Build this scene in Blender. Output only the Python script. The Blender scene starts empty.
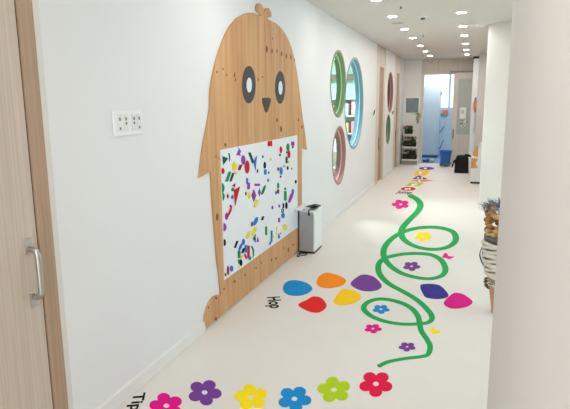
import bpy, bmesh, math, random
from mathutils import Vector, Matrix
PI = math.pi
random.seed(7)
sc = bpy.context.scene
COL = sc.collection

# ------------------------------------------------------------------ camera
F_PX, PITCH, YAW, ROLL = 543.386, 0.184799, 0.329956, -0.008942
CX, H = 1.626, 1.5
fwd = Vector((-math.sin(YAW)*math.cos(PITCH), math.cos(YAW)*math.cos(PITCH), -math.sin(PITCH)))
r0 = fwd.cross(Vector((0, 0, 1))).normalized()
u0 = r0.cross(fwd)
RT = r0*math.cos(ROLL) + u0*math.sin(ROLL)
UP = -r0*math.sin(ROLL) + u0*math.cos(ROLL)
EYE = Vector((CX, 0, H))
cam = bpy.data.cameras.new('camera')
cam.sensor_width = 36.0
cam.lens = F_PX/570*36.0
cam.clip_start = 0.02
co = bpy.data.objects.new('camera', cam)
COL.objects.link(co)
co.matrix_world = Matrix.Translation(EYE) @ Matrix((RT, UP, -fwd)).transposed().to_4x4()
sc.camera = co

# survey helpers: where a sight line meets a real surface of the corridor
def ray(px, py): return RT*((px-285)/F_PX) - UP*((py-204.5)/F_PX) + fwd
def on_floor(px, py, z=0.0):
    d = ray(px, py); return EYE + d*((z-H)/d.z)
def on_wall(px, py, x=0.0):
    d = ray(px, py); return EYE + d*((x-CX)/d.x)
def on_end(px, py, y):
    d = ray(px, py); return EYE + d*(y/d.y)

# ------------------------------------------------------------------ materials
def srgb(r, g, b):
    f = lambda c: (c/255/12.92) if c/255 <= .04045 else ((c/255+.055)/1.055)**2.4
    return (f(r), f(g), f(b), 1)
def mat(name, rgb, rough=.55, var=.03, scale=6.0, metal=0, bump=0, spec=.5):
    m = bpy.data.materials.new(name); m.use_nodes = True
    nt = m.node_tree; b = nt.nodes['Principled BSDF']
    b.inputs['Roughness'].default_value = rough
    b.inputs['Metallic'].default_value = metal
    b.inputs['Specular IOR Level'].default_value = spec
    c = srgb(*rgb)
    tc = nt.nodes.new('ShaderNodeTexCoord'); nz = nt.nodes.new('ShaderNodeTexNoise')
    nz.inputs['Scale'].default_value = scale; nz.inputs['Detail'].default_value = 4
    nt.links.new(tc.outputs['Object'], nz.inputs['Vector'])
    rp = nt.nodes.new('ShaderNodeValToRGB')
    rp.color_ramp.elements[0].position = .3; rp.color_ramp.elements[1].position = .7
    rp.color_ramp.elements[0].color = tuple(min(1, x*(1-var)) for x in c[:3])+(1,)
    rp.color_ramp.elements[1].color = tuple(min(1, x*(1+var)) for x in c[:3])+(1,)
    nt.links.new(nz.outputs['Fac'], rp.inputs['Fac'])
    nt.links.new(rp.outputs['Color'], b.inputs['Base Color'])
    if bump:
        bp = nt.nodes.new('ShaderNodeBump'); bp.inputs['Strength'].default_value = bump
        bp.inputs['Distance'].default_value = .002
        n2 = nt.nodes.new('ShaderNodeTexNoise'); n2.inputs['Scale'].default_value = scale*30
        nt.links.new(tc.outputs['Object'], n2.inputs['Vector'])
        nt.links.new(n2.outputs['Fac'], bp.inputs['Height']); nt.links.new(bp.outputs['Normal'], b.inputs['Normal'])
    return m
def wood(name, dark, light, rough=.55, stretch=(30, 9, .7), amount=1.0, lo=.3, hi=.85):
    m = bpy.data.materials.new(name); m.use_nodes = True
    nt = m.node_tree; b = nt.nodes['Principled BSDF']; b.inputs['Roughness'].default_value = rough
    tc = nt.nodes.new('ShaderNodeTexCoord'); mp = nt.nodes.new('ShaderNodeMapping')
    mp.inputs['Scale'].default_value = stretch
    nt.links.new(tc.outputs['Object'], mp.inputs['Vector'])
    n1 = nt.nodes.new('ShaderNodeTexNoise'); n1.inputs['Scale'].default_value = 1; n1.inputs['Detail'].default_value = 6
    n1.inputs['Distortion'].default_value = 1.2
    nt.links.new(mp.outputs['Vector'], n1.inputs['Vector'])
    w = nt.nodes.new('ShaderNodeTexWave'); w.inputs['Scale'].default_value = .55; w.inputs['Distortion'].default_value = 9
    w.inputs['Detail'].default_value = 3; w.bands_direction = 'Y'
    nt.links.new(mp.outputs['Vector'], w.inputs['Vector'])
    mx = nt.nodes.new('ShaderNodeMath'); mx.operation = 'MULTIPLY_ADD'; mx.inputs[1].default_value = .35*amount
    nt.links.new(w.outputs['Fac'], mx.inputs[0]); nt.links.new(n1.outputs['Fac'], mx.inputs[2])
    rp = nt.nodes.new('ShaderNodeValToRGB')
    rp.color_ramp.elements[0].position = lo; rp.color_ramp.elements[1].position = hi
    rp.color_ramp.elements[0].color = srgb(*light); rp.color_ramp.elements[1].color = srgb(*dark)
    nt.links.new(mx.outputs['Value'], rp.inputs['Fac'])
    nt.links.new(rp.outputs['Color'], b.inputs['Base Color'])
    return m
def emit(name, rgb, s):
    m = bpy.data.materials.new(name); m.use_nodes = True
    b = m.node_tree.nodes['Principled BSDF']
    b.inputs['Base Color'].default_value = (.9, .9, .9, 1)
    b.inputs['Emission Color'].default_value = srgb(*rgb); b.inputs['Emission Strength'].default_value = s
    return m
def glass(name, rgb=(235, 245, 245), mixf=.06):
    m = bpy.data.materials.new(name); m.use_nodes = True
    nt = m.node_tree; nt.nodes.clear()
    o = nt.nodes.new('ShaderNodeOutputMaterial'); t = nt.nodes.new('ShaderNodeBsdfTransparent')
    t.inputs['Color'].default_value = srgb(*rgb)
    g = nt.nodes.new('ShaderNodeBsdfGlossy'); g.inputs['Roughness'].default_value = .03
    mx = nt.nodes.new('ShaderNodeMixShader'); mx.inputs['Fac'].default_value = mixf
    nt.links.new(t.outputs[0], mx.inputs[1]); nt.links.new(g.outputs[0], mx.inputs[2]); nt.links.new(mx.outputs[0], o.inputs[0])
    return m

# ------------------------------------------------------------------ mesh builder
class MB:
    def __init__(s): s.bm = bmesh.new()
    def box(s, x0, x1, y0, y1, z0, z1, mi=0, bev=0):
        b = bmesh.new()
        bmesh.ops.create_cube(b, size=1)
        for v in b.verts:
            v.co = Vector(((x0+x1)/2+v.co.x*(x1-x0), (y0+y1)/2+v.co.y*(y1-y0), (z0+z1)/2+v.co.z*(z1-z0)))
        if bev: bmesh.ops.bevel(b, geom=b.edges[:], offset=bev, segments=3, profile=.5, affect='EDGES')
        return s.add(b, mi)
    def add(s, b, mi=0, M=None, smooth=False):
        if M: bmesh.ops.transform(b, matrix=M, verts=b.verts)
        for f in b.faces: f.material_index = mi; f.smooth = smooth
        me = bpy.data.meshes.new('t'); b.to_mesh(me); b.free()
        s.bm.from_mesh(me); bpy.data.meshes.remove(me)
        return s
    def prism(s, pts, d, mi=0, bev=0):
        """pts: closed 3-D outline in one plane, d: extrusion vector"""
        b = bmesh.new(); vs = [b.verts.new(p) for p in pts]
        f = b.faces.new(vs)
        r = bmesh.ops.extrude_face_region(b, geom=[f])
        bmesh.ops.translate(b, vec=Vector(d), verts=[v for v in r['geom'] if isinstance(v, bmesh.types.BMVert)])
        bmesh.ops.recalc_face_normals(b, faces=b.faces)
        if bev: bmesh.ops.bevel(b, geom=b.edges[:], offset=bev, segments=2, profile=.5, affect='EDGES')
        return s.add(b, mi)
    def lathe(s, prof, c=(0, 0, 0), n=32, mi=0, M=None, smooth=True):
        b = bmesh.new(); rings = []
        for r, z in prof:
            rings.append([b.verts.new((c[0]+r*math.cos(2*PI*i/n), c[1]+r*math.sin(2*PI*i/n), c[2]+z)) for i in range(n)])
        for a, q in zip(rings, rings[1:]):
            for i in range(n): b.faces.new((a[i], a[(i+1) % n], q[(i+1) % n], q[i]))
        closed = prof[0] == prof[-1]
        if prof[0][0] > 1e-6 and not closed: b.faces.new(rings[0][::-1])
        if prof[-1][0] > 1e-6 and not closed: b.faces.new(rings[-1])
        bmesh.ops.remove_doubles(b, verts=b.verts, dist=1e-6)
        bmesh.ops.recalc_face_normals(b, faces=b.faces)
        return s.add(b, mi, M, smooth)
    def tube(s, pts, r, n=10, mi=0, r1=None):
        pts = [Vector(p) for p in pts]; b = bmesh.new(); rings = []
        for i, p in enumerate(pts):
            t = (pts[min(i+1, len(pts)-1)]-pts[max(i-1, 0)]).normalized()
            a = Vector((0, 0, 1)) if abs(t.z) < .9 else Vector((1, 0, 0))
            e1 = t.cross(a).normalized(); e2 = t.cross(e1)
            rr = r if r1 is None else r+(r1-r)*i/(len(pts)-1)
            rings.append([b.verts.new(p+e1*rr*math.cos(2*PI*k/n)+e2*rr*math.sin(2*PI*k/n)) for k in range(n)])
        for a, q in zip(rings, rings[1:]):
            for i in range(n): b.faces.new((a[i], a[(i+1) % n], q[(i+1) % n], q[i]))
        b.faces.new(rings[0][::-1]); b.faces.new(rings[-1])
        bmesh.ops.recalc_face_normals(b, faces=b.faces)
        return s.add(b, mi, None, True)
    def ball(s, c, rx, ry=None, rz=None, mi=0, sub=2):
        b = bmesh.new(); bmesh.ops.create_icosphere(b, subdivisions=sub, radius=1)
        for v in b.verts: v.co = Vector((c[0]+v.co.x*rx, c[1]+v.co.y*(ry or rx), c[2]+v.co.z*(rz or rx)))
        return s.add(b, mi, None, True)
    def quad(s, *p, mi=0):
        b = bmesh.new(); b.faces.new([b.verts.new(q) for q in p]); return s.add(b, mi)
    def leaf(s, p, d, l, w, mi=0):
        d = Vector(d).normalized(); sd = d.cross(Vector((random.random()-.5, random.random()-.5, random.random()-.5))).normalized()
        n = d.cross(sd)
        p = Vector(p); a = p+d*l*.5+sd*w/2+n*w*.15; c = p+d*l*.5-sd*w/2+n*w*.15
        return s.quad(p, a, p+d*l, c, mi=mi)
WORLD = {}
def _org(parent):
    return WORLD.get(parent.name, Vector((0, 0, 0))) if parent else Vector((0, 0, 0))
def obj(name, mb, mats, parent=None, loc=None, **props):
    """one mesh object; vertices are given in world space, origin at loc (top-level) or at the parent's"""
    o0 = Vector(loc) if loc is not None else _org(parent)
    bmesh.ops.translate(mb.bm, vec=-o0, verts=mb.bm.verts)
    me = bpy.data.meshes.new(name); mb.bm.to_mesh(me); mb.bm.free()
    for m in (mats if isinstance(mats, (list, tuple)) else [mats]): me.materials.append(m)
    o = bpy.data.objects.new(name, me); COL.objects.link(o)
    if parent: o.parent = parent; o.location = o0-_org(parent)
    else: o.location = o0
    WORLD[o.name] = o0
    for k, v in props.items(): o[k] = v
    return o
def thing(name, label, cat, loc, group=None):
    o = bpy.data.objects.new(name, None); COL.objects.link(o); o.location = loc; o.empty_display_size = .1
    WORLD[o.name] = Vector(loc); o['label'] = label; o['category'] = cat
    if group: o['group'] = group
    return o
def struct(name, mb, mats, parent=None, loc=(0, 0, 0)):
    if parent: return obj(name, mb, mats, parent)
    return obj(name, mb, mats, None, loc, kind='structure')
def copy_thing(o, loc, label, parent=None):
    c = o.copy(); COL.objects.link(c)
    if parent: c.parent = parent
    else: c.location = loc; c['label'] = label
    for ch in list(o.children): copy_thing(ch, None, None, c)
    return c
def smooth_closed(pts, n=6):
    """closed Catmull-Rom through pts"""
    out = []; L = len(pts)
    for i in range(L):
        p0, p1, p2, p3 = [Vector(pts[(i+k-1) % L]) for k in range(4)]
        for k in range(n):
            t = k/n
            out.append(.5*((2*p1)+(p2-p0)*t+(2*p0-5*p1+4*p2-p3)*t*t+(3*p1-p0-3*p2+p3)*t**3))
    return out
def smooth_open(pts, n=6):
    out = []; L = len(pts); P = [Vector(p) for p in pts]
    for i in range(L-1):
        p0 = P[max(i-1, 0)]; p1 = P[i]; p2 = P[i+1]; p3 = P[min(i+2, L-1)]
        for k in range(n):
            t = k/n
            out.append(.5*((2*p1)+(p2-p0)*t+(2*p0-5*p1+4*p2-p3)*t*t+(3*p1-p0-3*p2+p3)*t**3))
    return out+[P[-1]]
def text_mb(txt, size, origin, xdir, ydir, depth=.001, mi=0):
    cu = bpy.data.curves.new('txt', 'FONT'); cu.body = txt; cu.size = size; cu.extrude = depth/2; cu.offset = .022*size; cu.resolution_u = 3
    to = bpy.data.objects.new('txt', cu); COL.objects.link(to)
    dg = bpy.context.evaluated_depsgraph_get()
    me = bpy.data.meshes.new_from_object(to.evaluated_get(dg))
    bpy.data.objects.remove(to); bpy.data.curves.remove(cu)
    xd = Vector(xdir).normalized(); yd = Vector(ydir).normalized(); zd = xd.cross(yd)
    M = Matrix.Translation(Vector(origin)+zd*depth/2) @ Matrix((xd, yd, zd)).transposed().to_4x4()
    me.transform(M); mb = MB(); mb.bm.from_mesh(me); bpy.data.meshes.remove(me)
    return mb

W_LEFT = mat('left_wall_paint', (229, 231, 232), .75, .012, 2, bump=.05)
W_RIGHT = mat('right_wall_paint', (219, 216, 212), .75, .012, 2, bump=.05)
W_CEIL = mat('ceiling_paint', (222, 217, 211), .85, .01, 2)
W_END = mat('end_wall_paint', (234, 233, 230), .75, .012, 2)
FLOOR = mat('cream_vinyl', (226, 222, 217), .5, .015, 3, spec=.3)
SKIRT = mat('white_skirting', (232, 232, 230), .5, .01)
TAUPE = wood('taupe_panel', (204, 194, 182), (217, 208, 197), .6, (20, 20, .8), .5)
DOORW = wood('pale_beige_door_wood', (190, 174, 158), (208, 194, 180), .5, (30, 30, .8), .6)
FRAMEW = wood('tan_frame_wood', (160, 132, 106), (180, 152, 126), .5, (30, 30, .8), .5)
CREAM = mat('cream_frame', (214, 200, 180), .5)
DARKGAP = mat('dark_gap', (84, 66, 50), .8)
PLY = wood('pine_plywood', (176, 120, 70), (222, 176, 126), .6, (4, 7, .6), .35, .2, 1.0)
PLYEDGE = mat('plywood_edge', (222, 190, 150), .7)
KNOT = mat('knot_brown', (120, 74, 40), .7, .2, 60)
STEEL = mat('brushed_steel', (190, 188, 184), .3, .03, 20, metal=1)
WHITE = mat('white_plastic', (236, 238, 240), .35)
WBOARD = mat('white_board_steel', (232, 237, 243), .3, .01)
BLACK = mat('black_plastic', (24, 24, 26), .4)
CHAR = mat('charcoal_paint', (58, 60, 62), .6)
PUPIL = mat('pupil_white', (226, 232, 240), .5)
GREYP = mat('grey_front_panel', (160, 162, 168), .45, .02)
DGREY = mat('dark_grey_plastic', (96, 98, 102), .5)
PAPER = mat('white_paper', (240, 240, 236), .8)
CLEAR = glass('window_glass')
RESIN = {}
def pal(name, rgb):
    if name not in RESIN: RESIN[name] = mat('sticker_'+name.replace(' ', '_'), rgb, .7, .015, spec=.12)
    return RESIN[name]
PAL = {'magenta': (226, 12, 138), 'purple': (116, 62, 150), 'yellow': (252, 224, 20), 'blue': (26, 140, 208),
       'lime': (178, 208, 26), 'crimson': (226, 16, 72), 'orange': (252, 138, 12), 'red': (226, 34, 28),
       'golden': (254, 202, 18), 'indigo': (54, 48, 142), 'green': (26, 166, 84), 'ink': (22, 22, 22), 'white': (244, 244, 240)}
def vinyl(c): return pal(c+' vinyl', PAL[c])
MPAL = {'dark green': (8, 92, 72), 'black': (20, 20, 26), 'purple': (152, 66, 166), 'blue': (52, 122, 206), 'yellow': (232, 218, 34),
        'dark red': (150, 36, 48), 'red': (204, 32, 40), 'green': (14, 138, 84), 'brown': (112, 64, 56), 'grey': (130, 142, 156),
        'teal': (40, 130, 150), 'crimson': (176, 34, 70)}
SKY, EXPO, LAMP_S = 2.3, 0.45, 170
# ------------------------------------------------------------------ room shell
ZC = 2.495
RX = 1.758
END = 13.85
mb = MB(); mb.box(-.1, 3.7, -1.6, END, -.1, 0); struct('floor', mb, FLOOR)
mb = MB(); mb.box(-.1, 3.7, -1.6, END, ZC, ZC+.1); struct('ceiling', mb, W_CEIL)

RINGS = [(6.868, 1.727, .412, 'sage'), (7.89, 1.48, .645, 'sky'), (6.943, .818, .376, 'rose'), (11.47, 1.69, .405, 'rose'), (11.305, .95, .3, 'sage')]
D1 = (.72, 1.764, 2.12); D2 = (9.76, 10.79, 2.18); D3 = (12.12, 13.06, 2.18)
def circle(cy, cz, r, n=64): return [(cy+r*math.cos(2*PI*i/n), cz+r*math.sin(2*PI*i/n)) for i in range(n)]
def wall_with_holes(name, outline, holes, x0, x1, material):
    cu = bpy.data.curves.new('w', 'CURVE'); cu.dimensions = '2D'; cu.fill_mode = 'BOTH'; cu.extrude = (x1-x0)/2
    for pts in [outline]+holes:
        sp = cu.splines.new('POLY'); sp.points.add(len(pts)-1); sp.use_cyclic_u = True
        for p, q in zip(sp.points, pts): p.co = (q[0], q[1], 0, 1)
    to = bpy.data.objects.new('w', cu); COL.objects.link(to)
    me = bpy.data.meshes.new_from_object(to.evaluated_get(bpy.context.evaluated_depsgraph_get()))
    bpy.data.objects.remove(to); bpy.data.curves.remove(cu)
    me.transform(Matrix(((0, 0, 1, (x0+x1)/2), (1, 0, 0, 0), (0, 1, 0, 0), (0, 0, 0, 1))))
    m = MB(); m.bm.from_mesh(me); bpy.data.meshes.remove(me)
    bmesh.ops.recalc_face_normals(m.bm, faces=m.bm.faces)
    return struct(name, m, material)
out = [(-1.6, 0), (D1[0], 0), (D1[0], D1[2]), (D1[1], D1[2]), (D1[1], 0), (D2[0], 0), (D2[0], ZC), (D2[1], ZC), (D2[1], 0),
       (D3[0], 0), (D3[0], ZC), (D3[1], ZC), (D3[1], 0), (END, 0), (END, ZC+.05), (-1.6, ZC+.05)]
wall_with_holes('wall_left', out, [circle(a, b, r) for a, b, r, c in RINGS], -.11, 0, W_LEFT)

# skirting on the left wall
mb = MB(); mb.box(0, .012, 1.797, 3.06, .001, .075, bev=.002); mb.box(0, .005, 1.797, 3.06, .075, .078)
mb.box(0, .012, 5.3, D2[0]-.002, .001, .075, bev=.002)
struct('baseboard_left', mb, SKIRT)
mb = MB(); mb.box(0, .012, D2[1]+.002, D3[0]-.002, .001, .075, bev=.002); mb.box(0, .012, D3[1]+.002, END-.002, .001, .075, bev=.002)
struct('baseboard_left', mb, SKIRT)

# round windows: a coloured tube through the wall, a pale gasket, a pane
FC = {'sage': mat('sage_green_frame', (124, 150, 106), .45), 'sky': mat('sky_blue_frame', (116, 156, 176), .45), 'rose': mat('dusty_rose_frame', (172, 118, 114), .45)}
LC = {'sage': mat('pale_green_gasket', (196, 216, 186), .5), 'sky': mat('pale_blue_gasket', (188, 222, 236), .5), 'rose': mat('pale_rose_gasket', (228, 194, 192), .5)}
def tube_profile(cy, cz, prof, n=72):
    m = MB(); b = bmesh.new(); R = []
    for r, x in prof: R.append([b.verts.new((x, cy+r*math.cos(2*PI*i/n), cz+r*math.sin(2*PI*i/n))) for i in range(n)])
    for a, q in zip(R, R[1:]+R[:1]):
        for i in range(n): b.faces.new((a[i], a[(i+1) % n], q[(i+1) % n], q[i]))
    bmesh.ops.recalc_face_normals(b, faces=b.faces)
    m.add(b, 0, None, False); return m
for i, (cy, cz, r, c) in enumerate(RINGS):
    fr = struct('window_%d' % (i+1), tube_profile(cy, cz, [(r-.001, -.115), (r-.001, .001), (r+.006, .001), (r+.006, .007), (r-.022, .007), (r-.026, 0), (r-.03, -.115)]), FC[c], loc=(0, cy, cz))
    obj('gasket', tube_profile(cy, cz, [(r-.028, -.054), (r-.028, -.042), (r-.042, -.042), (r-.042, -.054)]), LC[c], fr)
    m = MB(); m.prism([(-.05, a, b) for a, b in circle(cy, cz, r-.031)], (.004, 0, 0)); obj('pane', m, CLEAR, fr)

# near door on the left with its frame
mb = MB()
mb.box(-.045, -.004, D1[0]+.02, 1.682, .005, 2.06)
d = struct('door_1', mb, DOORW)
mb = MB()
hy, z0, z1 = 1.634, .735, .955
for zz in (z0, z1): mb.box(-.004, 0, hy-.017, hy+.017, zz-.033, zz+.033, bev=.0015)
pts = [(0, hy, z1-.012), (.018, hy, z1-.012), (.032, hy, z1-.018), (.039, hy, z1-.034), (.04, hy, z1-.06), (.04, hy, z0+.06), (.039, hy, z0+.034), (.032, hy, z0+.018), (.018, hy, z0+.012), (0, hy, z0+.012)]
mb.tube(smooth_open(pts, 4), .0118, 14)
for zz in (z0, z1):
    for s in (-1, 1): mb.ball((.0005, hy+s*.006, zz+s*.024), .003, sub=1)
h = obj('pull_handle', mb, STEEL, d); h['label'] = 'brushed steel pull handle'
mb = MB(); mb.box(-.045, -.006, 1.6825, 1.6875, .005, 2.06); obj('door_gap_shade', mb, DARKGAP, d)  # dark strip coloured in for the shade between leaf and jamb
mb = MB()
mb.box(-.075, .004, 1.688, 1.7635, .001, 2.1185, bev=.002); mb.box(-.075, .004, D1[0]+.001, 1.688, 2.063, 2.1185); 
mb.box(-.075, .004, D1[0]+.001, D1[0]+.018, .001, 2.063)
struct('trim_1', mb, FRAMEW)
mb = MB(); mb.box(0.0005, .003, 1.765, 1.795, .001, 2.16); mb.box(0.0005, .003, .69, 1.765, 2.121, 2.16); struct('trim_2', mb, mat('pale_edge_strip', (218, 215, 209), .6))

# two flush doors further along, each under a taupe transom panel
for k, (ya, yb, zt) in enumerate((D2, D3)):
    mb = MB(); mb.box(-.07, -.012, ya+.001, yb-.001, zt, ZC); struct('trim_%d' % (3+k), mb, TAUPE)
    mb = MB()
    mb.box(-.08, -.002, ya+.001, ya+.34, .001, zt-.05); mb.box(-.08, -.002, yb-.16, yb-.001, .001, zt-.05); mb.box(-.08, -.002, ya+.001, yb-.001, zt-.05, zt-.001)
    fr = struct('trim_%d' % (5+k), mb, CREAM)
    mb = MB(); mb.box(-.075, -.03, ya+.342, yb-.162, .008, zt-.052)
    d = struct('door_%d' % (2+k), mb, FRAMEW)
    mb = MB(); mb.box(-.0302, -.0285, ya+.343, ya+.385, .008, zt-.053); obj('frame_gap_shade', mb, DARKGAP, d)  # dark strip painted as the shadow beside the frame
    mb = MB(); mb.box(-.03, -.004, ya+.44, ya+.47, .62, .86, bev=.006); obj('pull_handle', mb, DGREY, d)

# right side: near wall end, splayed wall beyond the recess, far right wall
def rwall(pts, name, z1=ZC+.05, bev_ids=()):
    m = MB(); m.prism([(x, y, 0) for x, y in pts], (0, 0, z1)); return struct(name, m, W_RIGHT)
def arc(cx, cy, r, a0, a1, n=8): return [(cx+r*math.cos(math.radians(a0+(a1-a0)*i/n)), cy+r*math.sin(math.radians(a0+(a1-a0)*i/n))) for i in range(n+1)]
rwall([(RX, -1.6)]+[(3.6, -1.6), (3.6, 2.5)]+arc(RX+.012, 2.488, .012, 90, 180), 'wall_right')
# splay: corner at (1.768,7.92), rounded
rwall(arc(1.768+.09, 8.0, .09, 180, 225)+[(3.6, 6.13), (3.6, 6.5), (2.15, 8.25), (1.84, 8.4), (1.772, 8.2)], 'wall_right')
rwall([(2.15, 8.26), (2.3, 8.1), (2.3, END+.1), (1.702, END+.1), (1.702, 12.5), (2.15, 12.5)], 'wall_right')
mb = MB()
# recess: low wall, glazing, head
mb.box(3.6, 3.7, 2.5, 6.2, 0, .35); mb.box(3.6, 3.7, 2.5, 6.2, 2.35, ZC); struct('wall_recess', mb, W_RIGHT)
mb = MB()
for a in (2.5, 3.7, 4.9, 6.07): mb.box(3.62, 3.68, a, a+.06, .35, 2.35)
mb.box(3.62, 3.68, 2.5, 6.13, .35, .41); mb.box(3.62, 3.68, 2.5, 6.13, 2.29, 2.35)
w = struct('window_6', mb, WHITE)
mb = MB(); mb.box(3.645, 3.652, 2.52, 6.1, .38, 2.32); obj('pane', mb, CLEAR, w)

# end wall with the washroom doorway
DX0, DX1, DZ = .475, 1.6, 2.165
mb = MB()
mb.box(-.11, DX0-.07, END, END+.1, 0, ZC+.05); struct('wall_end', mb, W_END)
mb = MB(); mb.box(DX0-.07, 1.701, END+.001, END+.1, DZ, ZC+.02); struct('trim_7', mb, TAUPE)
mb = MB(); mb.box(DX0-.07, DX0, END-.015, END+.11, .001, DZ); mb.box(DX1, 1.701, END-.01, END+.1, .001, DZ); mb.box(DX0, DX1, END-.012, END+.1, DZ-.03, DZ+.01)
struct('trim_8', mb, mat('putty_jamb', (218, 214, 207), .6))
# sliding door: framed leaf with a frosted upper light
y0, y1 = END-.10, END-.06
LX0, LX1 = 1.165, 1.60
DGR = wood('putty_door_laminate', (204, 198, 189), (214, 209, 201), .55, (30, 30, .8), .5)
mb = MB()
mb.box(LX0, LX0+.105, y0, y1, .012, DZ); mb.box(LX1-.03, LX1, y0, y1, .012, DZ); mb.box(LX0+.105, LX1-.03, y0, y1, 2.02, DZ); mb.box(LX0+.105, LX1-.03, y0, y1, .012, .72)
d = struct('door_4', mb, DGR)
mb = MB(); mb.box(LX0+.105, LX1-.03, y0+.016, y0+.024, .72, 2.02); obj('frosted_pane', mb, mat('frosted_grey_glass', (176, 184, 178), .4, .05, 14), d)
mb = MB(); mb.box(LX0+.03, LX0+.052, y0-.02, y0, .62, .84, bev=.004); obj('pull_handle', mb, DGREY, d)
mb = MB(); mb.box(LX0-.1, 1.7, y0-.02, END-.016, DZ+.005, DZ+.035); struct('trim_9', mb, mat('door_track', (150, 140, 128), .5))
# white pilaster at the end of the right wall with a dark cap under the ceiling
mb = MB(); mb.box(1.585, 1.7, 13.42, 13.55, .001, 2.452, bev=.006); struct('trim_10', mb, mat('gloss_white_post', (238, 241, 246), .35))
mb = MB(); mb.box(1.575, 1.7, 13.40, 13.57, 2.453, ZC-.001, bev=.004); struct('trim_11', mb, BLACK)
mb = MB(); mb.box(.0125, DX0-.08, END-.012, END-.0005, .001, .075); struct('baseboard_end', mb, SKIRT)

# washroom beyond
BL = mat('washroom_blue_floor', (96, 140, 184), .35)
TILE = mat('pale_blue_wall_panel', (204, 218, 228), .4)
WW = 17.0
mb = MB(); mb.box(-.4, 2.4, END, WW+.1, -.1, -.002); struct('floor_washroom', mb, BL)
mb = MB(); mb.box(-.4, 2.4, END+.1, WW+.1, 2.5, 2.6); struct('ceiling_washroom', mb, W_CEIL)
mb = MB(); mb.box(-.5, -.4, END+.1, WW+.1, -.1, 2.6); mb.box(2.4, 2.5, END+.1, WW+.1, -.1, 2.6); struct('wall_washroom', mb, TILE)
mb = MB(); mb.box(-.4, 2.4, WW, WW+.1, 0, 1.27); mb.box(-.4, 2.4, WW, WW+.1, 2.4, 2.5); mb.box(-.4, -.35, WW, WW+.1, 1.27, 2.4); mb.box(2.35, 2.4, WW, WW+.1, 1.27, 2.4)
mb.box(-.4, 2.4, WW-.012, WW, .0, .45, mi=0)
struct('wall_washroom', mb, TILE)
mb = MB()
ALU = mat('pale_window_frame', (206, 220, 230), .4)
mb.box(-.35, 2.35, WW+.02, WW+.07, 1.27, 1.33); mb.box(-.35, 2.35, WW+.02, WW+.07, 2.34, 2.4)
for a in (-.35, .92, 2.29): mb.box(a, a+.06, WW+.02, WW+.07, 1.33, 2.34)
w = struct('window_7', mb, ALU)
mb = MB(); mb.box(-.3, 2.3, WW+.04, WW+.046, 1.3, 2.37); obj('pane', mb, CLEAR, w)

# classroom behind the round windows
mb = MB(); mb.box(-5, -.11, 5.4, END, -.1, 0); struct('floor_classroom', mb, mat('classroom_vinyl', (214, 200, 176), .5))
mb = MB(); mb.box(-5, -.11, 5.4, END, ZC, ZC+.1); struct('ceiling_classroom', mb, W_CEIL)
mb = MB(); mb.box(-5.1, -.11, 9.62, 9.7, 0, ZC); mb.box(-5.1, -.11, 5.3, 5.4, 0, ZC); struct('wall_classroom', mb, mat('mint_wall_paint', (176, 216, 202), .7))
mb = MB(); mb.box(-5.1, -5, 5.4, 9.62, 0, .8); mb.box(-5.1, -5, 5.4, 9.62, 2.2, ZC); struct('wall_classroom', mb, W_LEFT)
mb = MB(); mb.box(-2.2, -2.12, 9.7, END, 0, ZC); mb.box(-2.2, -.11, END, END+.1, 0, ZC); struct('wall_classroom', mb, W_LEFT)
# ------------------------------------------------------------------ wooden chick on the left wall
BX0, BX1 = .0008, .0128
head = [(210.3, 107.5), (211, 88.7), (215.5, 64.5), (221, 47), (227.6, 31), (235.7, 20), (243.8, 14.6), (250, 12.8), (255.5, 13.6), (260.3, 16.2)]
tuft1 = [(261.5, 15.4), (259.6, 13.2), (256.6, 10.4), (256.3, 6.8), (257.9, 4), (260, 3.4), (262, 5.2), (263.6, 8.4), (264.2, 12.4)]
tuft2 = [(264.9, 10.6), (266.5, 8.3), (268.7, 8.2), (270.4, 10.6), (271.6, 14.5), (271.4, 17.1)]
side = [(269, 17.5), (267.5, 18.4), (269.5, 20), (275.2, 22.9), (279.6, 26.4), (284, 31.7), (288, 38.8), (292.6, 51), (297.2, 72.8), (300.1, 95.3), (302.5, 115.9), (305.3, 134)]
wing_r = [(307, 149.8)]
inner_r = [(302.3, 147.6), (301.9, 165), (301.9, 201), (301.9, 222)]
foot_r = [(303.5, 225), (305, 231), (305.3, 239)]
foot_r_end = [(304.6, 245.9)]
foot_l = [(206.2, 328.8)]
foot_l2 = [(204.8, 322.5), (205.4, 314.7), (208.4, 304.9), (212.5, 298), (217, 295.2), (221.2, 295)]
body_l = [(220.3, 285.4), (218.9, 271.7), (217.3, 260), (215.5, 236.7), (213.4, 209.4), (212.2, 190)]
inner_l = [(211, 171)]
wing_l = [(199.4, 178)]
wing_l2 = [(201, 164), (203.7, 144), (206.7, 128.6), (209.4, 114)]
def seg(pp, n=4): return [on_wall(p.x, p.y, BX1) for p in smooth_open([(a, b, 0) for a, b in pp], n)] if len(pp) > 1 else [on_wall(*pp[0], BX1)]
outl = []
for s_, n in ((head, 4), (tuft1, 4), (tuft2, 4), (side, 4), (wing_r, 1), (inner_r, 1), (foot_r, 4), (foot_r_end, 1), (foot_l, 1), (foot_l2, 4), (body_l, 3), (inner_l, 1), (wing_l, 1), (wing_l2, 4)):
    outl += seg(s_, n)
outl = [Vector((BX1, p.y, max(p.z, .003))) for p in outl]
bird = thing('wooden_chick_board', 'tall chick shaped plywood cutout on the left wall with two round eyes', 'wall decoration', (0.02, 4.2, .002))
mb = MB(); mb.prism(outl, (BX0-BX1, 0, 0))
def disc_wall(mb, pts, x, t, mi=0): mb.prism([(x, p.y, p.z) for p in pts], (t, 0, 0), mi=mi)
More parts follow.
